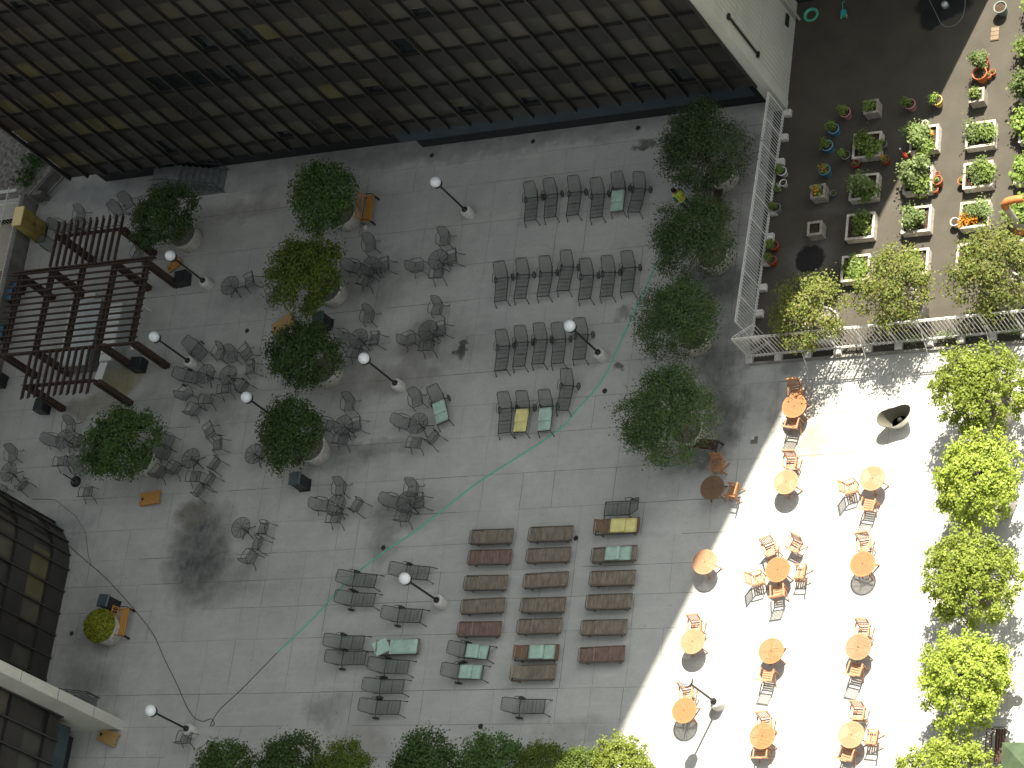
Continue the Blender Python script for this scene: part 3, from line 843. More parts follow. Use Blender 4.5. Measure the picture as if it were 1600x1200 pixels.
# chair faces local +x
mc = thing('mesh_chair', '', 'chair', group='dark mesh patio chairs')
m = MB(); grid_patch(m, [(.25, .41, .24), (.22, .43, .25), (0, .41, .26), (-.2, .4, .25)], 0); m.build('seat', M['sling'], mc)
m = MB(); grid_patch(m, [(-.2, .4, .25), (-.27, .55, .26), (-.33, .72, .26), (-.39, .88, .22), (-.41, .93, .14)], 0); m.build('backrest', M['sling'], mc)
m = MB(); m.tube([(.25, -.25, .41), (-.2, -.26, .4), (-.27, -.27, .55), (-.39, -.23, .88), (-.42, -.12, .94), (-.42, .12, .94), (-.39, .23, .88), (-.27, .27, .55), (-.2, .26, .4), (.25, .25, .41), (.27, 0, .4)], .013, 5, closed=True); m.build('chair_frame', M['frame'], mc)
for s in (-1, 1):
    m = MB(); m.tube([(-.31, s * .28, .66), (-.1, s * .32, .68), (.15, s * .31, .66), (.22, s * .3, .6), (.22, s * .28, .42)], .015, 5); m.build('armrest', M['frame'], mc)
    m = MB(); m.tube([(.22, s * .26, .41), (.26, s * .29, .2), (.28, s * .3, 0)], .014, 5); m.build('leg', M['frame'], mc)
    m = MB(); m.tube([(-.2, s * .26, .4), (-.26, s * .28, .2), (-.36, s * .3, .05), (-.42, s * .3, 0)], .014, 5); m.build('leg', M['frame'], mc)

def table_at(proto, px, py, lab, h=.71, rz=None):
    p = at(px, py, h); return put(proto, (p.x, p.y, 0), rnd.uniform(0, 6.28) if rz is None else rz, lab), p
def chair_at(proto, px, py, lab, tgt=None, ang=None, h=.42, sc=1.0):
    p = at(px, py, h)
    if tgt is not None: ang = math.atan2(tgt.y - p.y, tgt.x - p.x) + rnd.uniform(-.12, .12)
    return put(proto, (p.x, p.y, 0), ang, lab, sc)
def cluster(tp, cp, tx, ty, tlab, chairs, th=.71):
    t, c = table_at(tp, tx, ty, tlab, th)
    for ch in chairs:
        px, py, lab = ch[:3]
        if len(ch) > 3: chair_at(cp, px, py, lab, ang=math.radians(ch[3]))
        else: chair_at(cp, px, py, lab, tgt=c)
K = 'dark mesh chair '
cluster(mt, mc, 359, 446, 'mesh table standing alone right of the upper pergola lamp', [(391, 440, K + 'right of the lone table by the upper pergola lamp')])
cluster(mt, mc, 684, 405, 'mesh table nearest below the topmost lamp', [(695, 375, K + 'above the table under the topmost lamp'), (654, 417, K + 'left of the table under the topmost lamp'), (707, 404, K + 'right of the table under the topmost lamp'), (685, 428, K + 'below the table under the topmost lamp')])
cluster(mt, mc, 578, 416, 'mesh table under the wooden bench of the top planter tree', [(579, 384, K + 'just below the wooden bench of the top tree'), (554, 418, K + 'half under the yellowish tree crown'), (602, 416, K + 'right of the table below the wooden bench'), (574, 439, K + 'below the table that stands beside the yellowish tree')])
cluster(mt, mc, 560, 529, 'mesh table just above the middle globe lamp', [(576, 496, K + 'above the table over the middle lamp'), (536, 527, K + 'left of the table over the middle lamp'), (586, 531, K + 'right of the table over the middle lamp'), (557, 552, K + 'hidden behind the middle lamp globe')])
cluster(mt, mc, 669, 516, 'mesh table on the brown damp patch beside the dark spill', [(683, 483, K + 'above the table on the brown patch'), (641, 531, K + 'left of the table on the brown patch'), (690, 516, K + 'right of the table on the brown patch'), (669, 541, K + 'below the table on the brown patch')])
cluster(mt, mc, 536, 665, 'mesh table right of the leafy tree above the trash bin', [(546, 633, K + 'above the table right of the trash bin tree'), (558, 666, K + 'right of the table right of the trash bin tree'), (536, 686, K + 'below the table right of the trash bin tree'), (512, 665, K + 'squeezed between that table and the leafy crown above the bin')])
cluster(mt, mc, 653, 661, 'mesh table left of the cushioned lounger', [(632, 661, K + 'left of the table by the cushioned lounger'), (677, 684, K + 'turned away below right of the table by the cushioned lounger', 140), (650, 692, K + 'below the table by the cushioned lounger', 80), (652, 626, K + 'leaning back above the table by the cushioned lounger', -75)])
cluster(mt, mc, 525, 789, 'mesh table right below the black trash bin', [(532, 765, K + 'above the table below the trash bin'), (504, 790, K + 'left of the table below the trash bin'), (558, 790, K + 'standing off right of the table below the trash bin', 155), (525, 809, K + 'below the table below the trash bin')])
cluster(mt, mc, 635, 784, 'mesh table closest to the green hose', [(645, 767, K + 'above the table closest to the hose'), (614, 784, K + 'left of the table closest to the hose'), (656, 785, K + 'right of the table closest to the hose'), (633, 806, K + 'below the table closest to the hose')])
cluster(mt, mc, 376, 824, 'mesh table right of the large dark stain', [(412, 826, K + 'right of the table by the large stain', 175), (403, 850, K + 'in the middle of three beside the large stain', 165), (393, 870, K + 'lowest of three beside the large stain', 60)])
cluster(mt, mc, 397, 709, 'mesh table half hidden left of the trash bin tree', [])
cluster(mt, mc, 298, 716, 'mesh table in the crowd right of the lower left tree', [(264, 689, K + 'upper of two beside the lower left tree, pointing right', -20), (258, 709, K + 'lower of two beside the lower left tree, pointing right', -15),
    (252, 737, K + 'nearest the orange game board, facing up', 60), (275, 731, K + 'tucked under the left rim of the crowded table', 60), (336, 725, K + 'right of the crowded table, standing alone', 150), (328, 750, K + 'upper of two tangled chairs below the crowded table', 150),
    (312, 766, K + 'lower of two tangled chairs below the crowded table', 145), (305, 745, K + 'below the crowded table, facing up', 85), (328, 675, K + 'upper of a pair above the crowded table', 215), (341, 695, K + 'lower of a pair above the crowded table', 190)])
cluster(mt, mc, 321, 584, 'left one of two touching mesh tables', [(293, 615, K + 'below left of the touching tables', 30), (305, 640, K + 'lowest below the touching tables', 60), (325, 624, K + 'below the left touching table', 85)])
cluster(mt, mc, 356, 586, 'right one of two touching mesh tables', [(344, 553, K + 'above the touching tables, facing down', 250), (363, 558, K + 'between two others above the touching tables', 280), (385, 553, K + 'upper right of the touching tables', 225), (392, 576, K + 'right of the touching tables', 190), (380, 605, K + 'behind the globe below the touching tables', 150), (353, 608, K + 'below the right touching table', 95)])
cluster(mt, mc, 100, 686, 'mesh table left of the lower left planter tree', [(84, 689, K + 'left of the table by the lower left tree'), (110, 668, K + 'above the table by the lower left tree'), (121, 691, K + 'right of the table by the lower left tree'), (97, 721, K + 'below the table by the lower left tree')])
cluster(mt, mc, 13, 737, 'mesh table cut by the left edge above the rounded building', [(20, 712, K + 'above the table at the left edge'), (36, 757, K + 'right below the table at the left edge')])
cluster(mt, mc, 117, 352, 'mesh table right of the ochre cabinet', [(92, 354, K + 'left of the table by the ochre cabinet'), (126, 338, K + 'above the table by the ochre cabinet')])
for (px, py, a, lab) in ((122, 731, -60, 'half under the lower left tree beside the umbrella base'), (137, 769, 90, 'standing alone below the umbrella base'), (3, 767, 60, 'cut by the left edge above the rounded building'), (216, 397, 250, 'at the upper right corner of the pergola'),
                         (184, 331, -55, 'left of two above the pergola beside the tree'), (200, 318, -60, 'right of two above the pergola beside the tree'), (78, 383, -30, 'between the ochre cabinet and the pergola'), (291, 1152, 80, 'beside the base of the bottom left lamp'),
                         (424, 463, 200, 'half hidden left under the yellowish tree')):
    chair_at(mc, px, py, K + lab, ang=math.radians(a))

# ------------------------------------------------------------------ sling loungers: local x runs foot(0) -> head
sl = thing('sling_lounger', '', 'lounger', group='grey sling loungers with wheels')
m = MB(); m.tube([(0, -.29, .33), (1.12, -.3, .33)], .018, 5); m.tube([(0, .29, .33), (1.12, .3, .33)], .018, 5); m.tube([(0, -.29, .33), (0, .29, .33)], .018, 5); m.tube([(1.12, -.3, .33), (1.12, .3, .33)], .018, 5)
m.tube([(.55, -.29, .31), (.55, .29, .31)], .012, 5)
for k in range(1, 6): m.bar((k * .19, -.28, .343), (k * .19, .28, .343), .01, .004)
m.build('bed_frame', M['frame'], sl)
m = MB(); grid_patch(m, [(0, .335, .285), (.3, .33, .285), (.7, .33, .285), (1.12, .335, .285)], 0)
m.build('seat', M['sling'], sl)
m = MB(); grid_patch(m, [(1.12, .335, .29), (1.3, .47, .29), (1.5, .62, .28), (1.64, .73, .275), (1.7, .76, .25)], 0); m.build('backrest', M['sling'], sl)
m = MB(); m.tube([(1.12, -.3, .34), (1.4, -.3, .55), (1.64, -.28, .74), (1.71, -.24, .78), (1.72, 0, .79), (1.71, .24, .78), (1.64, .28, .74), (1.4, .3, .55), (1.12, .3, .34)], .015, 5)
for k in range(4): m.bar((1.66, -.12 + k * .08, .765), (1.71, -.12 + k * .08, .79), .025, .01)
m.build('back_frame', M['frame'], sl)
for s in (-1, 1):
    m = MB(); m.tube([(.02, s * .29, .33), (-.08, s * .32, .14), (-.14, s * .34, .0)], .016, 5); m.ball((-.14, s * .34, .03), .028, 6, 4); m.build('leg', M['frame'], sl)
    m = MB(); m.tube([(.9, s * .3, .33), (.93, s * .36, .52), (1.2, s * .37, .55), (1.32, s * .33, .5)], .014, 5); m.build('armrest', M['frame'], sl)
    m = MB(); m.tube([(1.18 + .14 * math.cos(a * PI / 8), s * .41, .14 + .14 * math.sin(a * PI / 8)) for a in range(16)], .02, 5, closed=True)
    for a in range(3): m.bar((1.18 - .13 * math.cos(a * PI / 3), s * .41, .14 - .13 * math.sin(a * PI / 3)), (1.18 + .13 * math.cos(a * PI / 3), s * .41, .14 + .13 * math.sin(a * PI / 3)), .012, .012)
    m.build('wheel', M['frame'], sl)
    m = MB(); m.tube([(1.1, s * .29, .33), (1.18, s * .38, .14), (1.18, s * .41, .14)], .016, 5); m.build('axle_strut', M['frame'], sl)
def lounge(fx, fy, hx, hy, lab):
    a = at(fx, fy, .33); b = at(hx, hy, .33); return put(sl, (a.x, a.y, 0), math.atan2(b.y - a.y, b.x - a.x), lab), a, b
nth = ['first', 'second', 'third', 'fourth', 'fifth', 'sixth', 'seventh']
LR = {}
for row, nm in (([(828.3, 344.5, 831.5, 307), (859, 339.6, 862.3, 300.7), (894, 336.3, 899.7, 297.2), (931.2, 339.8, 935.6, 299.9), (963.6, 330.8, 968, 292.9), (989.9, 331.5, 1000.4, 292)], 'top'),
                ([(781.7, 470.5, 785, 430), (811.7, 466.2, 818.7, 426.2), (848, 463, 855, 422.5), (879.2, 454.2, 887.5, 415), (913, 467.5, 918.7, 426.2), (946.7, 463.2, 952.5, 422.5), (978.7, 456, 983.7, 415)], 'second'),
                ([(782, 578.5, 787.5, 538.7), (810, 572.5, 816.2, 533.7), (840, 568.7, 846.2, 528.7), (870.5, 568, 875, 527.5), (904.2, 561.2, 910, 520)], 'third'),
                ([(787.5, 676.5, 791, 637.5), (812, 675.5, 818.7, 636), (850, 673.7, 855, 631), (878, 641, 887.5, 600)], 'fourth')):
    for i, q in enumerate(row):
        LR[(nm, i)] = lounge(*q, f'grey sling lounger, {nth[i]} from left in the {nm} lounger row')
LR['t'] = lounge(692.5, 661, 685, 624, 'grey sling lounger with mint cushion beside a mesh table')
for q in ((587, 908, 548, 905, 'grey crosswise lounger nearest the green hose, upper one'), (585, 937.5, 545, 936, 'grey crosswise lounger crossed by the green hose, lower one'), (670, 896, 632, 893, 'grey crosswise lounger partly behind the lamp globe'),
          (658.7, 962.5, 620, 961, 'grey crosswise lounger just below the lamp among loungers'), (568, 1004, 531, 1003.7, 'upper of two grey loungers left of the mint double cushion'), (571, 1027.5, 533.7, 1028.7, 'lower of two grey loungers left of the mint double cushion'),
          (638, 1042.5, 602.5, 1041, 'top one of three grey loungers stacked below the mint double cushion'), (630.5, 1072.5, 596, 1072.5, 'middle one of three grey loungers below the mint double cushion'), (624.5, 1105.5, 585, 1105, 'lowest grey lounger on the left side of the bottom group'),
          (851, 1103.5, 812.5, 1104, 'lone grey lounger below the wooden loungers')):
    lounge(*q)
LR['k'] = lounge(763.7, 1020, 727.5, 1017, 'upper of two grey loungers with mint cushions')
LR['l'] = lounge(754.5, 1050.5, 717.5, 1050, 'lower of two grey loungers with mint cushions')
lounge(945, 795, 983.7, 793.5, 'grey lounger with upright back above the yellow cushioned wooden one')
for (fx, fy, hx, hy, lab) in ((319, 557, 299, 538, 'grey lounger slanting beside the lower pergola lamp'), (311, 591, 293, 588, 'short grey lounger pushed under the touching mesh tables')):
    o, a, b = lounge(fx, fy, hx, hy, lab); o.scale = (.72, .95, 1)
# folded cushions lying on loungers
def cushion(px, py, ang, L, W, z, mt_, lab, fold=True, name='folded_cushion'):
    p = at(px, py, z + .06); t = thing(name, lab, 'cushion', (p.x, p.y, 0), ang)
    def pad(cx_, l, w_, z0, th, bump_=.0):
        m = MB(); n, k = 10, 5; V = []; F = []
        for zz in (0, 1):
            for i in range(n + 1):
                for j in range(k + 1):
                    u = i / n; v = j / k
                    edge = min(1, 5 * min(u, 1 - u, v, 1 - v) + .35)
                    hgt = th * edge if zz else 0
                    V.append((cx_ + (u - .5) * l, (v - .5) * w_, z0 + hgt + (.008 * math.sin(9 * u) if zz else 0)))
        S = (n + 1) * (k + 1)
        for i in range(n):
            for j in range(k):
                a = i * (k + 1) + j; F.append((S + a, S + a + k + 1, S + a + k + 2, S + a + 1))
        for i in range(n):
            for j in (0, k):
                a = i * (k + 1) + j; F.append((a, a + k + 1, S + a + k + 1, S + a))
        for j in range(k):
            for i in (0, n):
                a = i * (k + 1) + j; F.append((a, a + 1, S + a + 1, S + a))
        m.add(V, F, 0, True); return m
    pad(0, L, W, z, .07).build('lower_pad', mt_, t)
    if fold: pad(L * .2, L * .6, W * .98, z + .07, .06).build('folded_flap', mt_, t)
    return t
def cush_on(key, mt_, lab, off=.5, L=1.0, fold=True):
    o, a, b = LR[key]; d = (b - a).normalized(); p = a + d * off
    t = cushion(800, 600, 0, L, .58, .35, mt_, lab, fold); t.location = (p.x, p.y, 0); t.rotation_euler = (0, 0, math.atan2(d.y, d.x)); return t
cush_on(('top', 4), M['green'], 'mint cushion folded on the fifth lounger of the top row', .5, .98)
cush_on(('fourth', 1), M['yellow'], 'yellow cushion folded on a grey sling lounger', .52, 1.0)
cush_on(('fourth', 2), M['green'], 'mint cushion folded on the lounger right of the yellow one', .52, 1.0)
cush_on('t', M['green'], 'mint cushion folded on the lounger beside a mesh table', .55, 1.0)
cush_on('k', M['green'], 'mint cushion on the upper of two grey crosswise loungers', .52, 1.0)
cush_on('l', M['green'], 'mint cushion on the lower of two grey crosswise loungers', .55, 1.0)

# ------------------------------------------------------------------ wooden loungers: centred, head at local -x
def wood_lounger(m_, raised):
    wl = thing('wooden_lounger', '', 'lounger', group='wooden slatted loungers')
    for s in (-1, 1): MB().box((0, s * .305, .285), (1.94, .045, .11)).build('side_rail', M['wrail'], wl)
    MB().box((-.335, 0, .34), (.03, .54, .012)).build('batten', M['wlite'], wl); MB().box((.38, 0, .34), (.018, .54, .01)).build('batten', M['wlite'], wl)
    m = MB()
    for k in range(15): m.box((-.3 + k * .086, 0, .325), (.07, .55, .02))
    m.box((.955, 0, .285), (.03, .6, .1)); m.box((-.37, 0, .315), (.04, .6, .03)); m.build('seat', m_, wl)
    m = MB(); ca = math.cos(raised); sa = math.sin(raised)
    for k in range(7):
        t = .05 + k * .088
        if raised > .1:
            Mx = Matrix.Translation((-.37 - t * ca, 0, .325 + t * sa)) @ Matrix.Rotation(raised, 4, 'Y'); m.box(None, (.07, .52, .02), M=Mx)
        else: m.box((-.37 - t, 0, .325), (.07, .52, .02))
    for s in (-1, 1):
        m.bar((-.37, s * .24, .31), (-.37 - .62 * ca, s * .24, .31 + .62 * sa), .03, .03)
    m.build('backrest', m_, wl)
    if raised > .1: MB().bar((-.8, 0, .3), (-.37 - .45 * ca, 0, .3 + .45 * sa), .5, .02).build('prop_bar', m_, wl)
    m = MB(); m.tube([(-.93, -.29, .33), (-1.02, -.26, .36), (-1.02, .26, .36), (-.93, .29, .33)], .017, 5); m.box((-.94, 0, .285), (.03, .6, .08)); m.build('head_rail', M['wrail'], wl)
    for sx in (-.72, .72):
        for s in (-1, 1): MB().box((sx, s * .29, .13), (.06, .05, .26)).build('leg', m_, wl)
    return wl
WW = wood_lounger(M['weather'], 0); WR = wood_lounger(M['redwood'], 0); WU = wood_lounger(M['weather'], .5); WT = wood_lounger(M['teakd'], .55)
def wlounge(pr, px, py, lab):
    p = at(px, py, .33); return put(pr, (p.x, p.y, 0), rnd.uniform(-.025, .025), lab), p
c1_ = [(768, 838, WW), (765, 870, WR), (759, 910, WW), (754.5, 946.5, WW), (749, 982.5, WR)]
for i, (x, y, p) in enumerate(c1_): wlounge(p, x, y, f'{"reddish" if p is WR else "grey-brown"} wooden lounger, {nth[i]} from top in the left wooden column')
c2_ = [(860.5, 833.7), (857, 867), (853, 906), (848.5, 945.2), (843, 978)]
for i, (x, y) in enumerate(c2_): wlounge(WW, x, y, f'grey-brown wooden lounger, {nth[i]} from top in the middle wooden column')
_, p = wlounge(WT, 838, 1019.5, 'brown wooden lounger with raised back and mint cushion, middle column')
cushion(848, 1016, PI, 1.15, .58, .345, M['green'], 'mint cushion on the brown wooden lounger with raised back').location = (p.x + .28, p.y, 0)
wlounge(WU, 833, 1050.5, 'grey-brown wooden lounger with raised back, bottom of the middle column')
_, p = wlounge(WT, 963.7, 822, 'brown wooden lounger with raised back and yellow cushion, right column')
cushion(975, 820, PI, 1.15, .6, .345, M['yellow'], 'yellow cushion on a wooden lounger with raised back').location = (p.x + .33, p.y, 0)
_, p = wlounge(WW, 959.7, 865.5, 'wooden lounger with flat back and mint cushion, right column')
cushion(968, 863, PI, 1.15, .58, .345, M['green'], 'mint cushion on the flat wooden lounger of the right column').location = (p.x + .2, p.y, 0)
for i, (x, y, pr) in enumerate(((957, 903, WW), (951.6, 939.7, WW), (943.7, 980, WW), (940, 1022, WR))):
    wlounge(pr, x, y, f'{"reddish" if pr is WR else "grey-brown"} wooden lounger, {nth[i]} below the mint one in the right column')
_, p = wlounge(WU, 622, 1011, 'wooden lounger almost covered by a long mint cushion')
t = cushion(628, 1009, 0, 1.3, .62, .36, M['green'], 'long mint cushion with raised head end over a wooden lounger', fold=False)
t.location = (p.x + .28, p.y, 0)
m = MB(); m.box(None, (.66, .6, .08), M=Matrix.Translation((-1.0, -.03, .5)) @ Matrix.Rotation(.4, 4, 'Y') @ Matrix.Rotation(.55, 4, 'Z'), bev=.03); m.build('head_pad', M['green'], t)

# ------------------------------------------------------------------ teak tables and armchairs in the sun
def teak_table(m_, kind):
    t = thing('teak_table', '', 'table', group='round teak tables')
    m = MB(); R = .515; g = .011
    # rim ring + slats clipped to the circle; gaps between the slats let the sun through
    ri = .455
    V = []; F = []; n = 40
    for z in (.70, .73):
        for rr in (ri, R):
            for k in range(n): a = 2 * PI * k / n; V.append((rr * math.cos(a), rr * math.sin(a), z))
    for k in range(n):
        l = (k + 1) % n
        F += [(2 * n + k, 3 * n + k, 3 * n + l, 2 * n + l), (k, l, n + l, n + k), (n + k, n + l, 3 * n + l, 3 * n + k), (k, 2 * n + k, 2 * n + l, l)]
    m.add(V, F)
    def slat(a, b, wd): m.bar((a[0], a[1], .716), (b[0], b[1], .716), wd, .022)
    if kind == 0:        # parallel slats
        w_ = .042
        for k in range(-10, 11):
            y = k * (w_ + g)
            if abs(y) > ri - .01: continue
            h = math.sqrt(ri * ri - y * y) + .01; slat((-h, y), (h, y), w_)
    else:                # four quadrants with alternating direction
        w_ = .05
        for q in range(4):
            c, s = math.cos(q * PI / 2), math.sin(q * PI / 2)
            for k in range(9):
                y = .035 + k * (w_ + g) + w_ / 2
                if y > ri - .01: continue
                h = math.sqrt(ri * ri - y * y) + .008
                a, b = ((.03, y), (h, y))
                slat((a[0] * c - a[1] * s, a[0] * s + a[1] * c), (b[0] * c - b[1] * s, b[0] * s + b[1] * c), w_)
        slat((-ri, 0), (ri, 0), .05); m.bar((0, -ri, .714), (0, ri, .714), .05, .02)
    m.build('tabletop', m_, t)
    MB().lathe([(.028, .7305), (.012, .7312)], 12).build('umbrella_hole', M['dark'], t)
    m = MB(); m.bar((-.42, 0, .68), (.42, 0, .68), .05, .03); m.bar((0, -.42, .68), (0, .42, .68), .05, .03); m.build('under_frame', m_, t)
    for k in range(4):
        a = PI / 4 + k * PI / 2; c, s = math.cos(a), math.sin(a)
        MB().bar((.12 * c, .12 * s, .68), (.44 * c, .44 * s, 0), .05, .05).build('leg', m_, t)
    return t
TA = teak_table(M['teak'], 0); TB = teak_table(M['teak2'], 1); TD = teak_table(M['teakd'], 0); TW = teak_table(M['teakw'], 0)
def teak_chair(m_):
    c = thing('teak_armchair', '', 'chair', group='teak folding armchairs')
    m = MB()
    for k in range(5): m.box((.21 - k * .09, 0, .43), (.062, .42, .018))
    for s in (-1, 1): m.box((.02, s * .215, .41), (.48, .03, .045))
    m.build('seat', m_, c)
    m = MB(); tl = .25
    def bp_(u, y): return (-.2 - u * math.sin(tl), y, .42 + u * math.cos(tl))
    for s in (-1, 1): m.bar(bp_(-.05, s * .235), bp_(.56, s * .235), .035, .035)
    m.bar(bp_(.54, -.25), bp_(.54, .25), .06, .03); m.bar(bp_(.1, -.23), bp_(.1, .23), .04, .025)
    for k in range(7): y = -.18 + k * .06; m.bar(bp_(.1, y), bp_(.53, y), .03, .014, up=(1, 0, 0))
    m.build('backrest', m_, c)
    for s in (-1, 1):
        m = MB(); m.box((.0, s * .265, .645), (.5, .06, .022), bev=.006); m.build('armrest', m_, c)
        m = MB(); m.bar((.22, s * .26, .635), (.2, s * .255, 0), .035, .035, up=(1, 0, 0)); m.build('leg', m_, c)
        m = MB(); m.bar((.14, s * .235, .42), (-.3, s * .25, 0), .035, .035); m.build('leg', m_, c)
    m = MB(); m.bar((.2, -.25, .16), (.2, .25, .16), .03, .02); m.build('stretcher', m_, c)
    return c
CA = teak_chair(M['teak2']); CB = teak_chair(M['teak'])
Tk = 'teak armchair '
def tcl(tp, x, y, lab, chairs, rz=0):
    t, c = table_at(tp, x, y, lab, .72, rz)
    for i, q in enumerate(chairs): chair_at(CB if (tp is TD or q[0] < 1246 and y < 680 and q[1] < 640) else CA, q[0], q[1], Tk + q[2], tgt=c, ang=None, h=.43)
tcl(TD, 1113, 762, 'brown round teak table fully in shade at the shadow edge', [(1122, 728, 'above the shaded teak table'), (1146, 768, 'right of the shaded teak table, on the shadow edge')])
tcl(TA, 1241, 634, 'round teak table dappled by leaf shadow below the fence corner', [(1244, 611, 'above the table by the fence corner'), (1240, 662, 'below the table by the fence corner')])
tcl(TB, 1228, 753, 'round teak table with one armchair above it, right of the shaded table', [(1237, 723, 'directly above the second sunny table from the fence')], .5)
tcl(TB, 1363, 747, 'pale round teak table beside the open white shell', [(1330, 762, 'left of the pale table nearest the white shell'), (1358, 790, 'below the pale table nearest the white shell')], .6)
tcl(TA, 1215, 890, 'round teak table ringed by five armchairs', [(1205, 858, 'upper left in the ring of five'), (1243, 853, 'upper right in the ring of five'), (1184, 905, 'left in the ring of five'), (1252, 895, 'right in the ring of five'), (1217, 925, 'bottom in the ring of five')], .3)
tcl(TB, 1101, 878, 'round teak table with its left rim in shade and no chair', [], .7)
tcl(TA, 1348, 881, 'round teak table right of the ring of five armchairs', [(1352, 851, 'above the table right of the ring of five')], 1.2)
tcl(TB, 1082, 1002, 'round teak table below the chairless one beside the shadow edge', [(1088, 979, 'above the table beside the shadow edge')], .2)
tcl(TA, 1205, 1017, 'round teak table with one armchair directly below it', [(1200, 1056, 'below the middle table of the third sunny row')], .05)
tcl(TW, 1341, 1011, 'browner round teak table between two armchairs near the right trees', [(1350, 986, 'above the browner sunny table'), (1338, 1047, 'below the browner sunny table')], .1)
tcl(TA, 1069, 1110, 'round teak table left of the sunlit lamp base', [(1075, 1084, 'under the sunlit lamp globe')], 1.5)
tcl(TA, 1191, 1150, 'round teak table right of the sunlit lamp near the bottom edge', [(1197, 1131, 'above the table near the bottom edge'), (1191, 1176, 'below the table near the bottom edge')], .1)
tcl(TB, 1330, 1148, 'round teak table with three armchairs near the bottom edge', [(1342, 1115, 'above the three-chair table'), (1364, 1153, 'right of the three-chair table'), (1325, 1179, 'below the three-chair table')], .5)

# ------------------------------------------------------------------ trees
def crown_mesh(seed, R, H, nclump, per, size, lm, cl=.42, gap=.0, flat=.75):
    r = random.Random(seed); mb = MB()
    cs = []
    lobes = [(r.uniform(0, 6.28), r.uniform(.78, 1.16)) for _ in range(6)]
    for i in range(nclump):
        th = r.uniform(0, 2 * PI); u = r.uniform(-.6, 1); rad = math.sqrt(max(0, 1 - u * u))
        k = 1.0
        for (la, lk) in lobes: k += (lk - 1) * max(0, math.cos(th - la)) ** 5
        q = r.uniform(.35, 1.0) ** .5
        if i % 4 == 0: q *= r.uniform(.4, .8); u = abs(u) * .5 + .5; k = 1.0
        cs.append((Vector((math.cos(th) * rad * R * k * q, math.sin(th) * rad * R * k * q, u * H * max(q, .6) * (1.25 if i % 4 == 0 else 1))), r.uniform(.6, 1.2) * cl))
    for (c, s) in cs:
        if r.random() < gap: continue
        o = c.normalized()
        def fn():
            q = Vector((r.gauss(0, 1), r.gauss(0, 1), r.gauss(0, .7))) * s * .4
            return c + q, (o * .6 + q.normalized() * .4)
        leaves(mb, int(per * (s / cl) ** 2), fn, size, r, .75)
    return mb.mesh('crown', lm), cs
def tree_proto(name, seed, R, H, ncl, per, size, lm, bark, zc, cl=.42, multi=False):
    t = thing(name, '', 'tree')
    zc -= .6
    me, cs = crown_mesh(seed, R, H, ncl, per, size, lm, cl)
    o = link(bpy.data.objects.new('crown', me), t); o.location = (0, 0, zc)
    r = random.Random(seed + 99); m = MB(); z0 = .35
    if multi:
        for k in range(4):
            a = k * PI / 2 + r.uniform(-.4, .4); m.tube([(0.08 * math.cos(a), .08 * math.sin(a), z0), (.25 * math.cos(a), .25 * math.sin(a), z0 + 1.1), (.6 * math.cos(a), .6 * math.sin(a), zc)], [.07, .055, .03], 7)
    else:
        m.tube([(0, 0, z0), (.04, .02, z0 + .8), (0, 0, zc - .3), (.05, 0, zc + H * .6)], [.12, .095, .07, .02], 8)
    m.build('trunk', bark, t)
    m = MB()
    for (c, s) in cs[::3]:
        b0 = Vector((0, 0, zc - .6 + r.uniform(-.2, .4))); e = c * .92 + Vector((0, 0, zc))
        md = b0.lerp(e, .5) + Vector((r.gauss(0, .08), r.gauss(0, .08), .1)); m.tube([b0, md, e], [.035, .022, .007], 5)
    m.build('branches', bark, t)
    return t
tpl = thing('tree_planter', '', 'planter', group='round concrete tree planters')
m = MB(); m.lathe([(.72, .0), (.76, .04), (.84, .84), (.86, .92), (.8, .94), (.76, .9), (.74, .84)], 40); m.build('tub', M['planter'], tpl)
MB().lathe([(.745, .86), (.4, .89), (.02, .9)], 28).build('soil', mat('pale_grit', (.2, .18, .15), .9, var=.4, vscale=9), tpl)
PR = {}
def P_(key, *a, **k):
    PR[key] = tree_proto(*a, **k)
P_('mapleA', 'leafy_tree', 1, 1.55, 1.15, 130, 100, .11, L_maple, M['bark'], 3.1)
P_('mapleB', 'leafy_tree', 2, 1.5, 1.2, 130, 100, .11, L_maple, M['bark'], 3.1)
P_('olive', 'leafy_tree', 3, 1.6, 1.2, 130, 100, .11, L_olive, M['bark'], 3.1)
P_('fineA', 'fine_leaved_tree', 4, 1.75, 1.3, 190, 120, .075, L_fine, M['bark'], 3.1, cl=.45)
P_('fineB', 'fine_leaved_tree', 5, 1.7, 1.25, 190, 120, .075, L_fine, M['bark'], 3.1, cl=.45)
P_('sunA', 'lime_green_tree', 6, 1.75, 1.3, 260, 70, .105, L_sun, M['bark'], 3.1, cl=.27)
P_('sunB', 'lime_green_tree', 7, 1.8, 1.3, 260, 70, .105, L_sun, M['bark'], 3.1, cl=.27)
P_('birchA', 'birch_tree', 8, 1.45, 1.2, 85, 75, .1, L_birch, M['birch'], 2.9, cl=.42, multi=True)
P_('birchB', 'birch_tree', 9, 1.5, 1.2, 95, 85, .1, L_birch, M['birch'], 2.9, cl=.42, multi=True)
for k in PR: PR[k]['group'] = {'m': 'leafy trees in round planters', 'o': 'leafy trees in round planters', 'f': 'fine-leaved trees in round planters', 's': 'lime green trees in round planters', 'b': 'birch trees in the roof garden'}[k[0]]
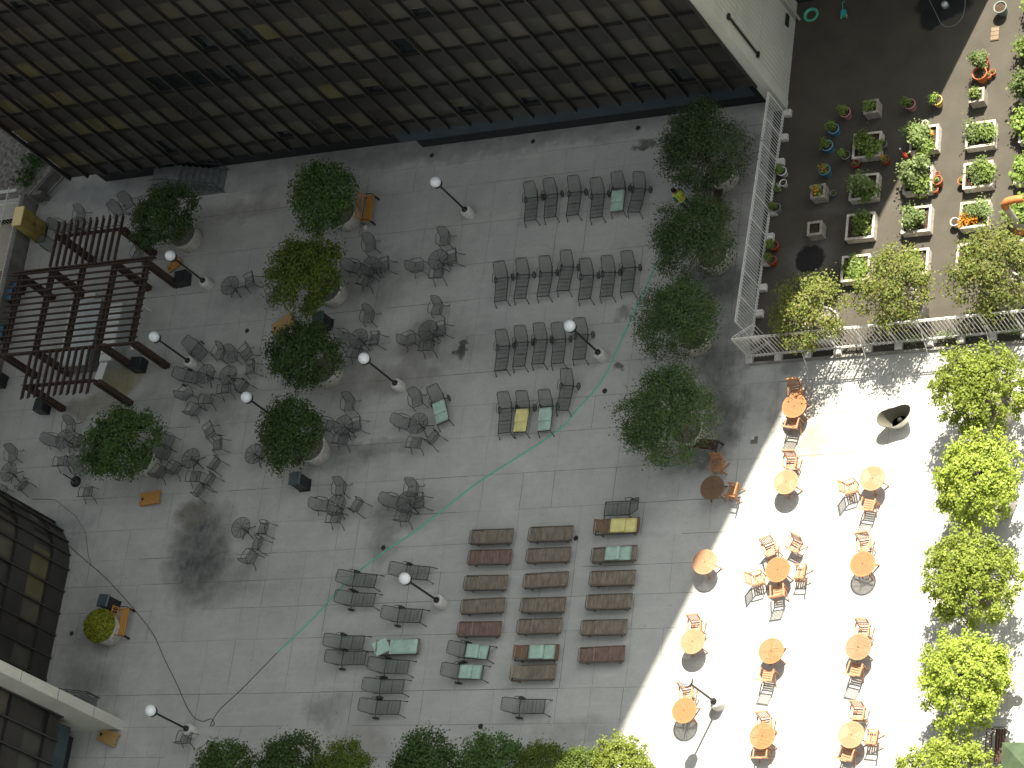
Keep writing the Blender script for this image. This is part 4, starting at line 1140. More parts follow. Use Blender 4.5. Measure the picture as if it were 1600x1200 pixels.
def tree(key, px, py, rpx, lab, plab, h=2.5, ps=1.0, base=.0):
    p = at(px, py, h); R = {'mapleA': 1.55, 'mapleB': 1.5, 'olive': 1.6, 'fineA': 1.75, 'fineB': 1.7, 'sunA': 1.75, 'sunB': 1.8, 'birchA': 1.45, 'birchB': 1.5}[key]
    sc = rpx / 36.8 / R * {'s': 1.0, 'b': 1.08, 'f': 1.08}.get(key[0], 1.1)
    o = put(PR[key], (p.x, p.y, 0), rnd.uniform(0, 6.28), lab, 1.0)
    for c in kids(o):
        c.scale = (sc, sc, sc * .92 if c.name.startswith('crown') else 1.0)
    if plab: put(tpl, (p.x, p.y, 0), 0, plab, ps * .84)
    return p
TT = [('mapleA', 503, 305, 57, 'dark green tree below the dark building, beside the wooden bench', 'round planter under the topmost left tree'),
      ('olive', 480, 425, 62, 'yellowish green tree among the mesh tables', 'round planter under the yellowish tree'),
      ('mapleB', 472, 552, 56, 'bluish green tree between the yellowish tree and the trash bin tree', 'round planter under the third tree of the middle column'),
      ('mapleA', 452, 674, 54, 'deep green tree just above the black trash bin', 'round planter beside the black trash bin'),
      ('mapleB', 253, 340, 54, 'dark tree touching the upper right end of the pergola', 'round planter at the upper right of the pergola'),
      ('mapleB', 185, 694, 61, 'dark tree below the pergola, above the orange game board', 'round planter above the orange game board'),
      ('fineA', 1097, 238, 72, 'fine-leaved tree nearest the cream building corner', 'round planter nearest the cream building corner'),
      ('fineB', 1086, 368, 63, 'fine-leaved tree behind the person in the vest', 'round planter below the person in the vest'),
      ('fineA', 1054, 496, 65, 'fine-leaved tree third from the top along the fence', 'round planter third from the top along the fence'),
      ('fineB', 1044, 644, 70, 'fine-leaved tree lowest of four, above the shaded teak table', 'round planter above the shaded teak table'),
      ('sunA', 1530, 608, 68, 'lime green tree just below the fence, topmost of the sunny column', 'round planter under the topmost sunny tree'),
      ('sunB', 1530, 752, 74, 'lime green tree second from top in the sunny column', 'round planter under the second sunny tree'),
      ('sunA', 1516, 903, 68, 'lime green tree third from top in the sunny column', 'round planter under the third sunny tree'),
      ('sunB', 1506, 1062, 74, 'lime green tree fourth from top in the sunny column', 'round planter under the fourth sunny tree'),
      ('sunA', 1483, 1222, 66, 'lime green tree cut by the bottom edge at the right', 'round planter at the bottom right edge'),
      ('mapleA', 350, 1206, 48, 'green treetop at the bottom edge, leftmost of the row', None),
      ('mapleB', 446, 1205, 50, 'green treetop at the bottom edge, second from left', None),
      ('olive', 536, 1210, 44, 'sparse olive treetop at the bottom edge below the dark stain', None),
      ('mapleB', 664, 1208, 52, 'green treetop at the bottom edge below the grey loungers', None),
      ('mapleA', 768, 1203, 52, 'green treetop at the bottom edge, tallest in the middle', None),
      ('olive', 846, 1207, 44, 'olive treetop at the bottom edge below the lone lounger', None),
      ('olive', 905, 1216, 42, 'yellow green treetop at the bottom edge left of the bright one', None),
      ('sunB', 975, 1208, 58, 'bright lime treetop at the bottom edge on the shadow line', None)]
for q in TT:
    tree(*q)
for (key, px, py, rr, lab, pl) in (('birchA', 1262, 482, 54, 'thin birch tree half in shade inside the fence', 'big round planter under the half-shaded birch'), ('birchB', 1396, 452, 57, 'birch tree in the middle of the three inside the fence', 'big round planter under the middle birch'),
                                   ('birchB', 1552, 426, 64, 'densest birch tree at the right edge inside the fence', 'big round planter under the right birch')):
    tree(key, px, py, rr, lab, pl, h=2.3, ps=1.05)
# round shrub planter at the lower left
p = at(149, 974, 1.3); q = thing('round_shrub', 'yellow green clipped shrub in a round planter at the lower left', 'shrub', (p.x, p.y, 0))
r = random.Random(31); m = MB()
def fn():
    a = r.uniform(0, 2 * PI); u = r.uniform(-.15, 1); s = math.sqrt(max(0, 1 - u * u)); o = Vector((math.cos(a) * s, math.sin(a) * s, u)); k = r.uniform(.82, 1.0); return Vector((o.x * .78 * k, o.y * .78 * k, .95 + o.z * .62 * k)), o
leaves(m, 3000, fn, .1, r); m.build('crown', L_shrub, q); MB().tube([(0, 0, .6), (0, 0, 1.2)], .05, 6).build('trunk', M['bark'], q)
put(tpl, (p.x, p.y, 0), 0, 'round planter of the yellow green shrub beside a wooden bench', .86)

# ------------------------------------------------------------------ benches, bins, game boards
def bench_proto(m_):
    b = thing('park_bench', '', 'bench', group='wooden benches beside the planters')
    m = MB()
    for k in range(4): m.box((.1 + k * .1 - .1, 0, .44), (.085, 1.3, .025))
    m.build('seat', m_, b)
    m = MB(); prof = [(-.65, .0), (-.35, .05), (0, .1), (.35, .05), (.65, .0)]
    for z, x in ((.6, -.12), (.86, -.22)):
        for (a, za), (c, zc) in zip(prof[:-1], prof[1:]):
            k = 1 if z > .8 else 0
            m.bar((x, a, z + za * k), (x, c, z + zc * k), .03, .05)
    for y in (-.63, .63): m.bar((-.1, y, .44), (-.24, y, .9), .04, .04)
    for k in range(11): y = -.55 + k * .11; m.bar((-.12, y, .6), (-.22, y, .87), .02, .012)
    m.build('backrest', m_, b)
    for s in (-1, 1):
        m = MB(); m.tube([(.34, s * .66, 0), (.3, s * .66, .42), (.28, s * .66, .62), (-.08, s * .66, .64)], .02, 6); m.build('armrest', M['blackmetal'], b)
        m = MB(); m.bar((-.1, s * .6, .43), (-.28, s * .66, 0), .04, .04); m.build('leg', M['blackmetal'], b)
        m = MB(); m.bar((.3, s * .6, .43), (.34, s * .62, 0), .04, .04); m.build('leg', M['blackmetal'], b)
    return b
B1 = bench_proto(M['bench']); B2 = bench_proto(mat('dark_red_bench', (.07, .035, .025), .7, var=.3, vscale=9))
for (pr, px, py, a, lab) in ((B1, 572, 326, 0, 'orange wooden bench right of the topmost left tree'), (B1, 188, 972, 0, 'orange wooden bench beside the yellow green shrub'), 
                             (B2, 1116, 310, 0, 'dark wooden bench below the planter nearest the cream building'), (B2, 1098, 698, 80, 'dark wooden bench under the lowest fine-leaved tree'), (B2, 1556, 1166, 0, 'dark wooden bench between the two lowest sunny trees')):
    p = at(px, py, .45); put(pr, (p.x, p.y, 0), math.radians(a), lab)
tb = thing('trash_bin', '', 'bin', group='black square trash bins')
MB().box((0, 0, .45), (.5, .5, .88), bev=.03).build('body', M['bin'], tb)
MB().box((0, 0, .93), (.58, .58, .1), bev=.04).build('lid', M['binlid'], tb)
MB().box((0, 0, .02), (.56, .56, .04)).build('base', M['blackmetal'], tb)
m = MB(); m.box((.256, 0, .76), (.02, .3, .14)); m.build('slot', M['blackmetal'], tb)
for (px, py, a, lab) in ((460, 747, .05, 'black trash bin with blue grey lid below the leafy tree'), (161, 938, -.1, 'black trash bin behind the shrub and bench at the lower left'), (496, 496, .1, 'black trash bin hidden between the yellowish tree and the one below')):
    p = at(px, py, .93); put(tb, (p.x, p.y, 0), a, lab)
def board(bm_):
  gb = thing('cornhole_board', '', 'game board', group='wooden bean bag game boards')
  m = MB(); Mx = Matrix.Rotation(-.12, 4, 'Y'); m.box(None, (1.16, .6, .03), M=Matrix.Translation((0, 0, .2)) @ Mx); m.build('deck', bm_, gb)
  m = MB()
  for s in (-1, 1): m.box(None, (1.14, .03, .09), M=Matrix.Translation((0, s * .28, .15)) @ Mx)
  m.build('side_board', bm_, gb)
  m = MB(); V = [(-.42 + .075 * math.cos(a * PI / 8), .075 * math.sin(a * PI / 8), .2 - .42 * math.sin(.12) + .0185 + .0 * a - .075 * math.cos(a * PI / 8) * -.12) for a in range(16)]; m.add(V, [tuple(range(16))]); m.build('hole', M['dark'], gb)
  for s in (-1, 1): MB().box((.5, s * .24, .1), (.05, .04, .22)).build('leg', bm_, gb)
  return gb
GB1 = board(M['bench']); GB2 = board(mat('pale_pine', (.4, .26, .1), .65, var=.3, vscale=8, stretch=(1, 6, 1)))
for (px, py, a, lab) in ((234, 778, 3, 'orange wooden bean bag board below the lower left tree'), (168, 1151, -17, 'wooden bean bag board by the pale fin wall at bottom left'), (271, 413, 30, 'orange wooden board behind the pole of the upper pergola lamp'), (441, 506, 25, 'pale wooden board peeking out above the third tree')):
    p = at(px, py, .2); put(GB2 if px in (168, 441) else GB1, (p.x, p.y, 0), math.radians(a), lab, .7 if px == 271 else 1)
ub = thing('umbrella_base', 'black umbrella base with an empty pole near the lower left tree', 'stand', (*at(119, 753)[:2], 0))
MB().lathe([(.26, 0), (.26, .1), (.2, .16), (.04, .17)], 20).build('weight', M['blackmetal'], ub); MB().tube([(0, 0, .16), (0, 0, 1.0)], .03, 8).build('pole', M['blackmetal'], ub)

# ------------------------------------------------------------------ hoses and small things on the ground
def gpts(lst, z=.02):
    P = [at(x, y, z) for x, y in lst]; out_ = []
    for i in range(len(P) - 1):
        a = P[max(0, i - 1)]; b = P[i]; c = P[i + 1]; d = P[min(len(P) - 1, i + 2)]
        for k in range(6):
            t = k / 6; out_.append(.5 * ((2 * b) + (c - a) * t + (2 * a - 5 * b + 4 * c - d) * t * t + (3 * b - a - 3 * c + d) * t ** 3))
    return out_ + [P[-1]]
tag(MB().tube(gpts([(1033, 385), (1027, 409), (1008, 452), (985, 500), (960, 555), (938, 598), (900, 642), (884, 662), (850, 688), (806, 716), (740, 759), (660, 822), (598, 864), (545, 906), (490, 965), (433, 1020)]), .027, 5).build('green_hose', M['hose']), 'long green hose running diagonally across the terrace', 'hose')
tag(MB().tube(gpts([(433, 1020), (398, 1056), (370, 1084), (345, 1107), (333, 1124), (329, 1134), (335, 1131), (330, 1123), (318, 1127), (305, 1122), (292, 1104), (275, 1066), (258, 1032), (240, 992), (212, 955), (185, 924), (160, 898), (125, 868), (96, 842)]), .014, 5).build('dark_hose', M['hosed']), 'thin dark hose looping past the bottom left lamp', 'hose')
m = MB()
for k in range(5): m.tube([(at(1268, 24)[0] + (.24 + .022 * k) * math.cos(a * PI / 14), at(1268, 24)[1] + (.24 + .022 * k) * math.sin(a * PI / 14), .03 + .03 * (k % 3)) for a in range(28)], .018, 5, closed=True)
tag(m.build('hose_coil', M['hose']), 'coil of green hose by the cream wall at the top', 'hose')
tag(MB().tube(gpts([(1452, 0), (1462, 20), (1470, 36), (1480, 42), (1494, 38), (1504, 26), (1508, 8), (1507, -8)]), .014, 5).build('garden_hose_loop', M['greypot']), 'pale hose loop lying on the black wet patch', 'hose')
m = MB(); p = at(1476, 7, .15); m.lathe([(.02, 0), (.16, .02), (.15, .2), (.08, .3), (.02, .31)], 16, (p.x, p.y, .0)); tag(m.build('metal_bucket', M['steel']), 'small shiny metal pail on the black wet patch', 'bucket')
sp = thing('sprinkler_cart', 'small teal and yellow garden cart on the dark roof felt', 'cart', (*at(1320, 24)[:2], 0))
MB().box((0, 0, .16), (.22, .3, .2), bev=.03).build('body', M['teal'], sp)
m = MB(); m.tube([(0, .1, .25), (.05, .32, .5), (.15, .38, .5)], .02, 5); m.build('handle', M['teal'], sp)
for s in (-1, 1): m = MB(); m.tube([(s * .13, .07 * math.cos(a * PI / 6) - .1, .07 + .07 * math.sin(a * PI / 6)) for a in range(12)], .015, 5, closed=True); m.build('wheel', M['yellowpot'], sp)
m = MB(); p = at(1555, 53, .03); m.box((p.x, p.y, .04), (.34, .62, .05)); 
for k in range(3): m.box((p.x, p.y - .2 + k * .2, .07), (.33, .16, .015), mi=1)
tag(m.build('wooden_pallet', [M['teakd'], mat('bare_wood', (.2, .15, .1), .8, var=.2)]), 'flat piece of bare wood on the sunny felt at the top right', 'board')
dr = thing('floor_drain', '', 'drain', group='round floor drains')
MB().lathe([(.1, .006), (.115, .012), (.12, .004)], 20).build('rim', M['joint'], dr); MB().lathe([(.098, .009), (.01, .01)], 16).build('grate', M['dark'], dr)
for (px, py, lab) in ((675, 243, 'drain below the left end of the blue flashing'), (833, 221, 'drain at the building foot above the top lounger row'), (997, 200, 'drain near the building foot left of the fine-leaved tree'), (386, 517, 'drain left of the bluish green tree'), (599, 856, 'drain where the green hose passes'),
                      (900, 841, 'drain right of the middle wooden column'), (751, 1135, 'drain left of the lone grey lounger'), (945, 611, 'drain left of the lowest fine-leaved tree'), (112, 990, 'drain left of the shrub planter'), (553, 1161, 'drain on the stain above the olive treetop')):
    p = at(px, py); put(dr, (p.x, p.y, 0), 0, lab)
m = MB(); p = at(570, 355, .05); m.lathe([(.12, 0), (.15, .05), (.1, .12), (.02, .13)], 14, (p.x, p.y, 0)); tag(m.build('stone_ball', M['lampbase']), 'small pale stone dome below the orange bench at the top', 'bollard')
m = MB(); p = at(1177, 685, 0); m.box((p.x + .05, p.y - .08, .012), (.3, .3, .016)); m.box((p.x - .02, p.y + .02, .025), (.14, .16, .02), mi=1)
tag(m.build('broken_tile', [M['joint'], M['lampbase']]), 'broken square floor plate right of the lowest fine-leaved tree', 'plate')
# tipped white shell seat
sh = thing('shell_chair', 'white egg-shaped shell tipped over on the sunny terrace', 'chair', (*at(1402, 655, .3)[:2], 0), math.radians(20))
def shell(r0, name, m_, th0):
    m = MB(); V = []; F = []; n, k = 22, 9
    for i in range(k + 1):
        u = i / k
        for j in range(n):
            a = 2 * PI * j / n
            rr = r0 * (.55 + .45 * u + .18 * u * math.cos(2 * a)); z = .62 * u + .10 * u * math.cos(a * 2 + .6)
            V.append((rr * math.cos(a), rr * .78 * math.sin(a), z))
    for i in range(k):
        for j in range(n): l = (j + 1) % n; F.append((i * n + j, i * n + l, (i + 1) * n + l, (i + 1) * n + j))
    F.append(tuple(range(n - 1, -1, -1)))
    m.add(V, F, 0, True); return m.build(name, m_, sh)
sh.scale = (1.1,) * 3
shell(.56, 'outer_shell', M['shell'], 0); shell(.535, 'inner_shell', M['shellin'], 0)
m = MB(); m.ball((.05, .0, .14), .1, 10, 6); m.build('seat_boss', M['dark'], sh)
# white square parasol-like table and chair by the right edge, green canopy corner
tt = thing('white_cafe_table', 'white round cafe table at the right edge beside the fourth sunny tree', 'table', (*at(1570, 1066, .72)[:2], 0))
MB().lathe([(.02, .74), (.38, .74), (.39, .72), (.38, .71), (.02, .71)], 28).build('tabletop', M['whitepot'], tt); MB().tube([(0, 0, .05), (0, 0, .71)], .03, 8).build('stem', M['white'], tt); MB().lathe([(.22, 0), (.22, .03), (.03, .06)], 16).build('foot', M['white'], tt)
wc = thing('scroll_chair', 'white wrought iron chair with scrolls at the right edge', 'chair', (*at(1590, 1078, .4)[:2], 0), 2.6)
MB().lathe([(.02, .43), (.2, .43), (.21, .41)], 20).build('seat', M['white'], wc)
m = MB(); m.tube([(-.18 * math.cos(a) , .2 * math.sin(a), .43 + .45 * max(0, math.cos(a))) for a in [x * PI / 8 for x in range(-5, 6)]], .014, 5); m.tube([(-.19, .08 * math.cos(a * PI / 6), .65 + .08 * math.sin(a * PI / 6)) for a in range(12)], .01, 5, closed=True); m.build('backrest', M['white'], wc)
for k in range(4): a = k * PI / 2 + .8; MB().tube([(.17 * math.cos(a), .17 * math.sin(a), .42), (.2 * math.cos(a), .2 * math.sin(a), 0)], .012, 5).build('leg', M['white'], wc)
cn = thing('green_umbrella', 'corner of a square green canvas umbrella at the bottom right edge', 'umbrella')
hz = 2.35; c0 = at(1566, 1160, hz); X0 = c0.x; Y1 = c0.y; S = 2.6
m = MB(); ap_ = (X0 + S / 2, Y1 - S / 2, hz + .6)
m.add([(X0, Y1, hz), (X0 + S, Y1, hz), (X0 + S, Y1 - S, hz), (X0, Y1 - S, hz), ap_], [(0, 4, 1), (1, 4, 2), (2, 4, 3), (3, 4, 0)])
for (a, b) in (((X0, Y1), (X0 + S, Y1)), ((X0 + S, Y1), (X0 + S, Y1 - S)), ((X0 + S, Y1 - S), (X0, Y1 - S)), ((X0, Y1 - S), (X0, Y1))): m.add([(*a, hz), (*b, hz), (*b, hz - .14), (*a, hz - .14)], [(0, 1, 2, 3)])
m.build('canopy', M['canopy'], cn)
MB().tube([(ap_[0], ap_[1], 0), (ap_[0], ap_[1], hz + .58)], .03, 8).build('pole', M['blackmetal'], cn)
for (x, y) in ((X0, Y1), (X0 + S, Y1), (X0 + S, Y1 - S), (X0, Y1 - S)): MB().bar((x, y, hz - .02), (ap_[0], ap_[1], hz + .55), .03, .02).build('rib', M['blackmetal'], cn)
m = MB(); m.lathe([(.3, 0), (.3, .08), (.05, .12)], 18, (ap_[0], ap_[1], 0)); m.build('base', M['blackmetal'], cn)

# ------------------------------------------------------------------ roof garden: raised beds, plants, pots
def bed_proto(w_, l_, h_, m_, tag_):
    b = thing('raised_bed', '', 'raised bed', group=tag_)
    m = MB(); f = .1
    for s in (-1, 1):
        m.box((s * (w_ / 2 - .03), 0, h_ / 2), (.05, l_ - .02, h_ - .02)); m.box((0, s * (l_ / 2 - .03), h_ / 2), (w_ - .112, .05, h_ - .024))
    m.build('box', m_, b)
    m = MB()
    for s in (-1, 1): m.box((s * (w_ / 2 - f / 2 + .01), 0, h_ + .012), (f, l_ + .02, .03)); m.box((0, s * (l_ / 2 - f / 2 + .01), h_ + .013), (w_ - 2 * f + .018, f, .028))
    m.build('rim', m_, b)
    V = []; F = []; n = 9
    for i in range(n + 1):
        for j in range(n + 1): V.append(((i / n - .5) * (w_ - .11), (j / n - .5) * (l_ - .11), h_ - .09 + .03 * math.sin(i * 2.1 + j) * math.cos(j * 1.7)))
    for i in range(n):
        for j in range(n): a = i * (n + 1) + j; F.append((a, a + n + 1, a + n + 2, a + 1))
    mm = MB(); mm.add(V, F); mm.build('soil', M['soil'], b)
    return b
M['bedw'] = mat('weathered_white_board', (.5, .46, .4), .75, var=.3, vscale=8)
Bd = bed_proto(1.2, 1.15, .38, M['bedw'], 'white framed raised vegetable beds'); M['boxw'] = mat('grey_brown_boards', (.3, .27, .23), .75, var=.3, vscale=8)
Bt = bed_proto(.62, .62, .5, M['boxw'], 'square grey planting boxes')
vegc = 0
def veg_mesh(seed, R, H, n, size, lm, name, flower=False, tall=False):
    r = random.Random(seed); m = MB()
    cl = [(r.uniform(0, 6.28), R * r.uniform(.0, .75), r.uniform(.45, 1)) for _ in range(12)]
    def fn():
        a, d, h = r.choice(cl)
        q = Vector((d * math.cos(a) + r.gauss(0, R * .2), d * math.sin(a) + r.gauss(0, R * .2), r.uniform(.0, 1) ** .6 * H * h)); return q, Vector((q.x, q.y, .3)).normalized()
    leaves(m, n, fn, size, r, .6)
    for (a, d, h) in cl: m.tube([(0, 0, 0), (d * math.cos(a) * .6, d * math.sin(a) * .6, H * h * .5), (d * math.cos(a), d * math.sin(a), H * h)], .008, 4, mi=1)
    if flower:
        def f2():
            q, o = fn(); return Vector((q.x, q.y, H * r.uniform(.7, 1.05))), o
        leaves(m, 26, f2, .08, r, .9, mi=2)
    me = m.mesh(name, [lm, M['bark'], L_flow]); return me
VM = {'bush': veg_mesh(1, .5, .6, 1500, .1, L_veg, 'bush'), 'herb': veg_mesh(2, .48, .5, 1500, .07, L_veg2, 'herb'), 'low': veg_mesh(3, .42, .25, 420, .15, L_veg, 'low'), 'tall': veg_mesh(4, .5, .95, 1900, .1, L_veg2, 'tall'),
      'flower': veg_mesh(5, .27, .25, 420, .07, L_flow, 'flower'), 'pot': veg_mesh(6, .24, .38, 420, .08, L_veg, 'pot'), 'potf': veg_mesh(7, .24, .34, 380, .08, L_veg2, 'potf', flower=True), 'small': veg_mesh(8, .13, .18, 120, .07, L_veg, 'small')}
def veg(kind, x, y, z, sc, lab, rz=None):
    o = link(bpy.data.objects.new({'flower': 'flower_clump', 'pot': 'potted_plant', 'potf': 'potted_plant', 'small': 'potted_plant'}.get(kind, 'vegetable_plant'), VM[kind])); o.location = (x, y, z); o.rotation_euler = (0, 0, rnd.uniform(0, 6.28) if rz is None else rz); o.scale = (sc,) * 3 if not isinstance(sc, tuple) else sc
    return tag(o, lab, 'plant')
BEDS = [ # x, y, label, plants
    (15.38, 9.3, 'raised bed topmost of the left bed column, in shade', [('bush', .1, -.1, .9, 'dark leafy plants in the topmost shaded bed'), ('herb', -.25, .25, .75, 'low herbs at the back of the topmost shaded bed')]),
    (15.4, 7.38, 'raised bed second in the left column, in shade', [('tall', -.1, .05, .85, 'feathery plants filling the second shaded bed'), ('low', .25, -.3, .8, 'bright lettuce in the corner of the second shaded bed')]),
    (15.38, 5.6, 'raised bed third in the left column, on the shadow edge', [('bush', .12, .05, .8, 'bushy plant in the bed on the shadow edge')]),
    (15.33, 3.72, 'raised bed lowest in the left column, beside the birch', [('low', -.12, .1, .85, 'sparse leafy rows in the lowest left bed'), ('low', .15, -.2, .8, 'second leafy row in the lowest left bed')]),
    (17.83, 9.28, 'sunny raised bed topmost of the middle column', [('tall', -.15, .1, .95, 'tall tomato plants in the topmost middle bed'), ('bush', .05, -.35, .85, 'bushy plants at the lower rim of the topmost middle bed'), ('flower', .25, .25, .4, 'few orange blossoms in the topmost middle bed')]),
    (17.7, 7.42, 'sunny raised bed second in the middle column', [('tall', -.15, .15, 1.1, 'big spreading plants bulging over the second middle bed'), ('bush', .0, -.2, 1.0, 'bright bushy plants in the second middle bed')]),
    (17.76, 5.63, 'sunny raised bed third in the middle column', [('tall', .0, .0, .85, 'pale feathery plants in the third middle bed')]),
    (17.78, 3.73, 'sunny raised bed lowest in the middle column', [('low', -.1, .05, 1.05, 'flat lettuce rows in the lowest middle bed')]),
    (20.19, 9.17, 'sunny raised bed in the right inner column below the terracotta pots', [('herb', -.1, .05, 1.05, 'grey green herbs in the bed below the terracotta pots'), ('bush', .2, .0, .75, 'darker bushy plant in the bed below the terracotta pots')]),
    (20.2, 7.34, 'sunny raised bed second in the right inner column', [('herb', -.05, .1, .9, 'herbs on the left of the second right bed'), ('bush', .3, .1, .85, 'leafy plants hanging over the second right bed')]),
    (20.17, 5.58, 'sunny raised bed with orange marigolds', [('herb', .2, .2, .95, 'feathery greens beside the marigolds'), ('flower', -.3, -.22, 1.1, 'orange marigolds in the corner of a sunny bed')]),
    (20.15, 3.75, 'sunny raised bed half hidden by the right birch', [('bush', .1, .0, .8, 'plants in the bed half hidden by the right birch')])]
yR = [14.6, 12.9, 11.05, 9.15, 7.32, 5.5, 3.7]
nmR = ['topmost', 'second', 'third', 'fourth', 'fifth', 'sixth', 'lowest']
xR = [22.6, 22.45, 22.35, 22.4, 22.3, 22.35, 22.7]
for i, (x, y) in enumerate(zip(xR, yR)):
    BEDS.append((x, y, f'{nmR[i]} raised bed of the column cut by the right edge', [(('bush', 'bush', 'tall', 'bush', 'low', 'bush', 'herb')[i], -.18, .05, 1.05, f'plants in the {nmR[i]} bed at the right edge'), (('herb', 'bush', 'herb', 'bush', 'bush', 'low', 'bush')[i], .3, -.15, .95, f'second clump in the {nmR[i]} bed at the right edge')]))
for (x, y, lab, pl) in BEDS:
    put(Bd, (x, y, .022), rnd.uniform(-.02, .02), lab)
    for (k, dx, dy, sc, l2) in pl: veg(k, x + dx, y + dy, .31, (sc * (1.55 if x > 22 else 1.36), sc * (1.55 if x > 22 else 1.36), sc * 1.2), l2)
for (px, py, lab, k, pl) in ((1362, 168, 'shaded square grey box with a full plant', 'pot', 'bushy plant in the shaded square box'), (1279, 300, 'shaded square grey box with low yellowish plants', 'potf', 'yellowish flowering plant in a shaded box'), (1274, 358, 'empty square grey box above the black round patch', None, ''), (1527, 150, 'small square box below the big terracotta pot', 'pot', 'leafy plant in the small square box')):
    p = at(px, py, .45); put(Bt, (p.x, p.y, .022), .03, lab, 1.0)
    if k: veg(k, p.x - .02, p.y + .02, .4, 1.35, pl)
def pot_proto(m_, r_, h_):
    t = thing('plant_pot', '', 'pot', group='plant pots in the roof garden')
    MB().lathe([(r_ * .72, 0), (r_ * .95, h_ * .85), (r_ * 1.05, h_ * .86), (r_ * 1.05, h_), (r_ * .92, h_), (r_ * .88, h_ * .88)], 24).build('pot_body', m_, t)
    MB().lathe([(r_ * .9, h_ * .88), (.01, h_ * .92)], 16).build('soil', M['soil'], t)
    return t
PT = {k: pot_proto(M[m_], .24, .42) for k, m_ in (('terra', 'terra'), ('red', 'redpot'), ('blue', 'bluepot'), ('pink', 'pinkpot'), ('yellow', 'yellowpot'), ('white', 'whitepot'), ('grey', 'greypot'))}
for (kind, px, py, sc, vk, lab, vl) in (
    ('blue', 1303, 202, .95, 'pot', 'upper of three blue pots in the shade', 'plant in the upper blue pot'), ('blue', 1293, 228, 1.0, 'pot', 'middle of three blue pots in the shade', 'plant in the middle blue pot'), ('blue', 1289, 266, 1.0, 'potf', 'lowest blue pot, with orange flowers', 'orange flowering plant in the lowest blue pot'),
    ('pink', 1321, 176, .95, 'pot', 'pink pot above the blue pots', 'plant in the pink pot above the blue pots'), ('pink', 1422, 163, .95, 'pot', 'pink pot right of the square box', 'plant leaning out of the right pink pot'), ('yellow', 1464, 157, .95, 'pot', 'yellow pot on the shadow edge', 'bright plant in the yellow pot'),
    ('red', 1337, 256, .7, 'small', 'small red pot left below the topmost shaded bed', 'seedling in the small red pot'), ('red', 1383, 250, .75, 'potf', 'red pot right of the topmost shaded bed', 'orange flowering plant in the red pot'), ('grey', 1380, 226, .7, 'pot', 'grey pot at the right rim of the topmost shaded bed', 'plant at the right rim of the topmost shaded bed'),
    ('grey', 1322, 243, .8, 'pot', 'grey pot left of the topmost shaded bed', 'bushy plant left of the topmost shaded bed'),
    ('terra', 1465, 282, .85, 'small', 'largest of three terracotta pots beside a sunny bed', 'seedlings in the largest terracotta pot beside a bed'), ('terra', 1465, 272, .45, None, 'small terracotta pot above the largest beside a bed', ''), ('terra', 1461, 296, .6, None, 'small empty terracotta pot below the largest beside a bed', ''),
    ('terra', 1531, 115, 1.25, None, 'big empty terracotta pot at the top right', ''), ('terra', 1544, 118, .6, 'small', 'small terracotta pot touching the big one', 'sprout in the small pot touching the big one'), ('terra', 1551, 113, .55, 'small', 'smallest terracotta pot right of the big one', 'sprout in the smallest terracotta pot'),
    ('red', 1534, 97, 1.2, 'tall', 'dark red tub behind the big terracotta pot', 'tomato plant in the dark red tub'), ('grey', 1563, 12, 1.1, None, 'grey pail by the topmost bed at the right', ''), ('terra', 1503, 283, .7, 'small', 'terracotta pot at the left of a sunny bed', 'lettuce in the pot at the left of a sunny bed'),
    ('white', 1492, 347, .75, None, 'white pot left of the marigold bed', ''), ('white', 1222, 268, .85, 'pot', 'white pot by the fence', 'dark plant in the white pot by the fence'), ('white', 1224, 286, .65, None, 'small white bucket below the white pot by the fence', ''), ('grey', 1213, 325, .8, 'pot', 'grey pot by the fence', 'dark plant leaning on the fence'),
    ('red', 1209, 384, .85, 'pot', 'upper red pot by the fence', 'plant in the upper red pot by the fence'), ('red', 1206, 407, .85, 'pot', 'lower red pot by the fence', 'plant in the lower red pot by the fence'), ('red', 1447, 568, .1, None, '', ''),
    ('white', 1451, 200, .55, 'potf', 'small pot on the rim of the topmost middle bed', 'orange flowers on the rim of the topmost middle bed'), ('grey', 1302, 302, .55, 'small', 'little grey pot right of the yellowish box', 'small round plant right of the yellowish box')):
    if not lab: continue
    p = at(px, py, .38 * sc); put(PT[kind], (p.x, p.y, .022 if 'rim of the topmost middle' not in lab else .43), 0, lab, sc)
    if vk:
        lean = (-.1, .06) if 'lean' in vl or vk == 'pot' else (0, 0)
        veg(vk, p.x + lean[0], p.y + lean[1], .022 + .36 * sc, sc * (1.15 if vk != 'tall' else .72), vl)
veg('pot', *at(1216, 296, .0)[:2], .02, .9, 'low dark plant between the fence pots')
m = MB(); p = at(1414, 243, .55); 
wcn = thing('watering_can', 'red watering can with pale rose standing on a raised bed', 'watering can', (p.x, p.y, .42), 2.2)
MB().lathe([(.09, 0), (.09, .2), (.07, .22)], 14, capb=True).build('body', M['redpot'], wcn); m = MB(); m.tube([(.08, 0, .05), (.2, 0, .18), (.3, 0, .26)], .018, 6); m.build('spout', M['redpot'], wcn); MB().ball((.31, 0, .27), .045, 8, 6).build('rose', M['whitepot'], wcn); m = MB(); m.tube([(-.08, 0, .05), (-.17, 0, .15), (-.06, 0, .27), (.04, 0, .22)], .012, 5); m.build('handle', M['redpot'], wcn)
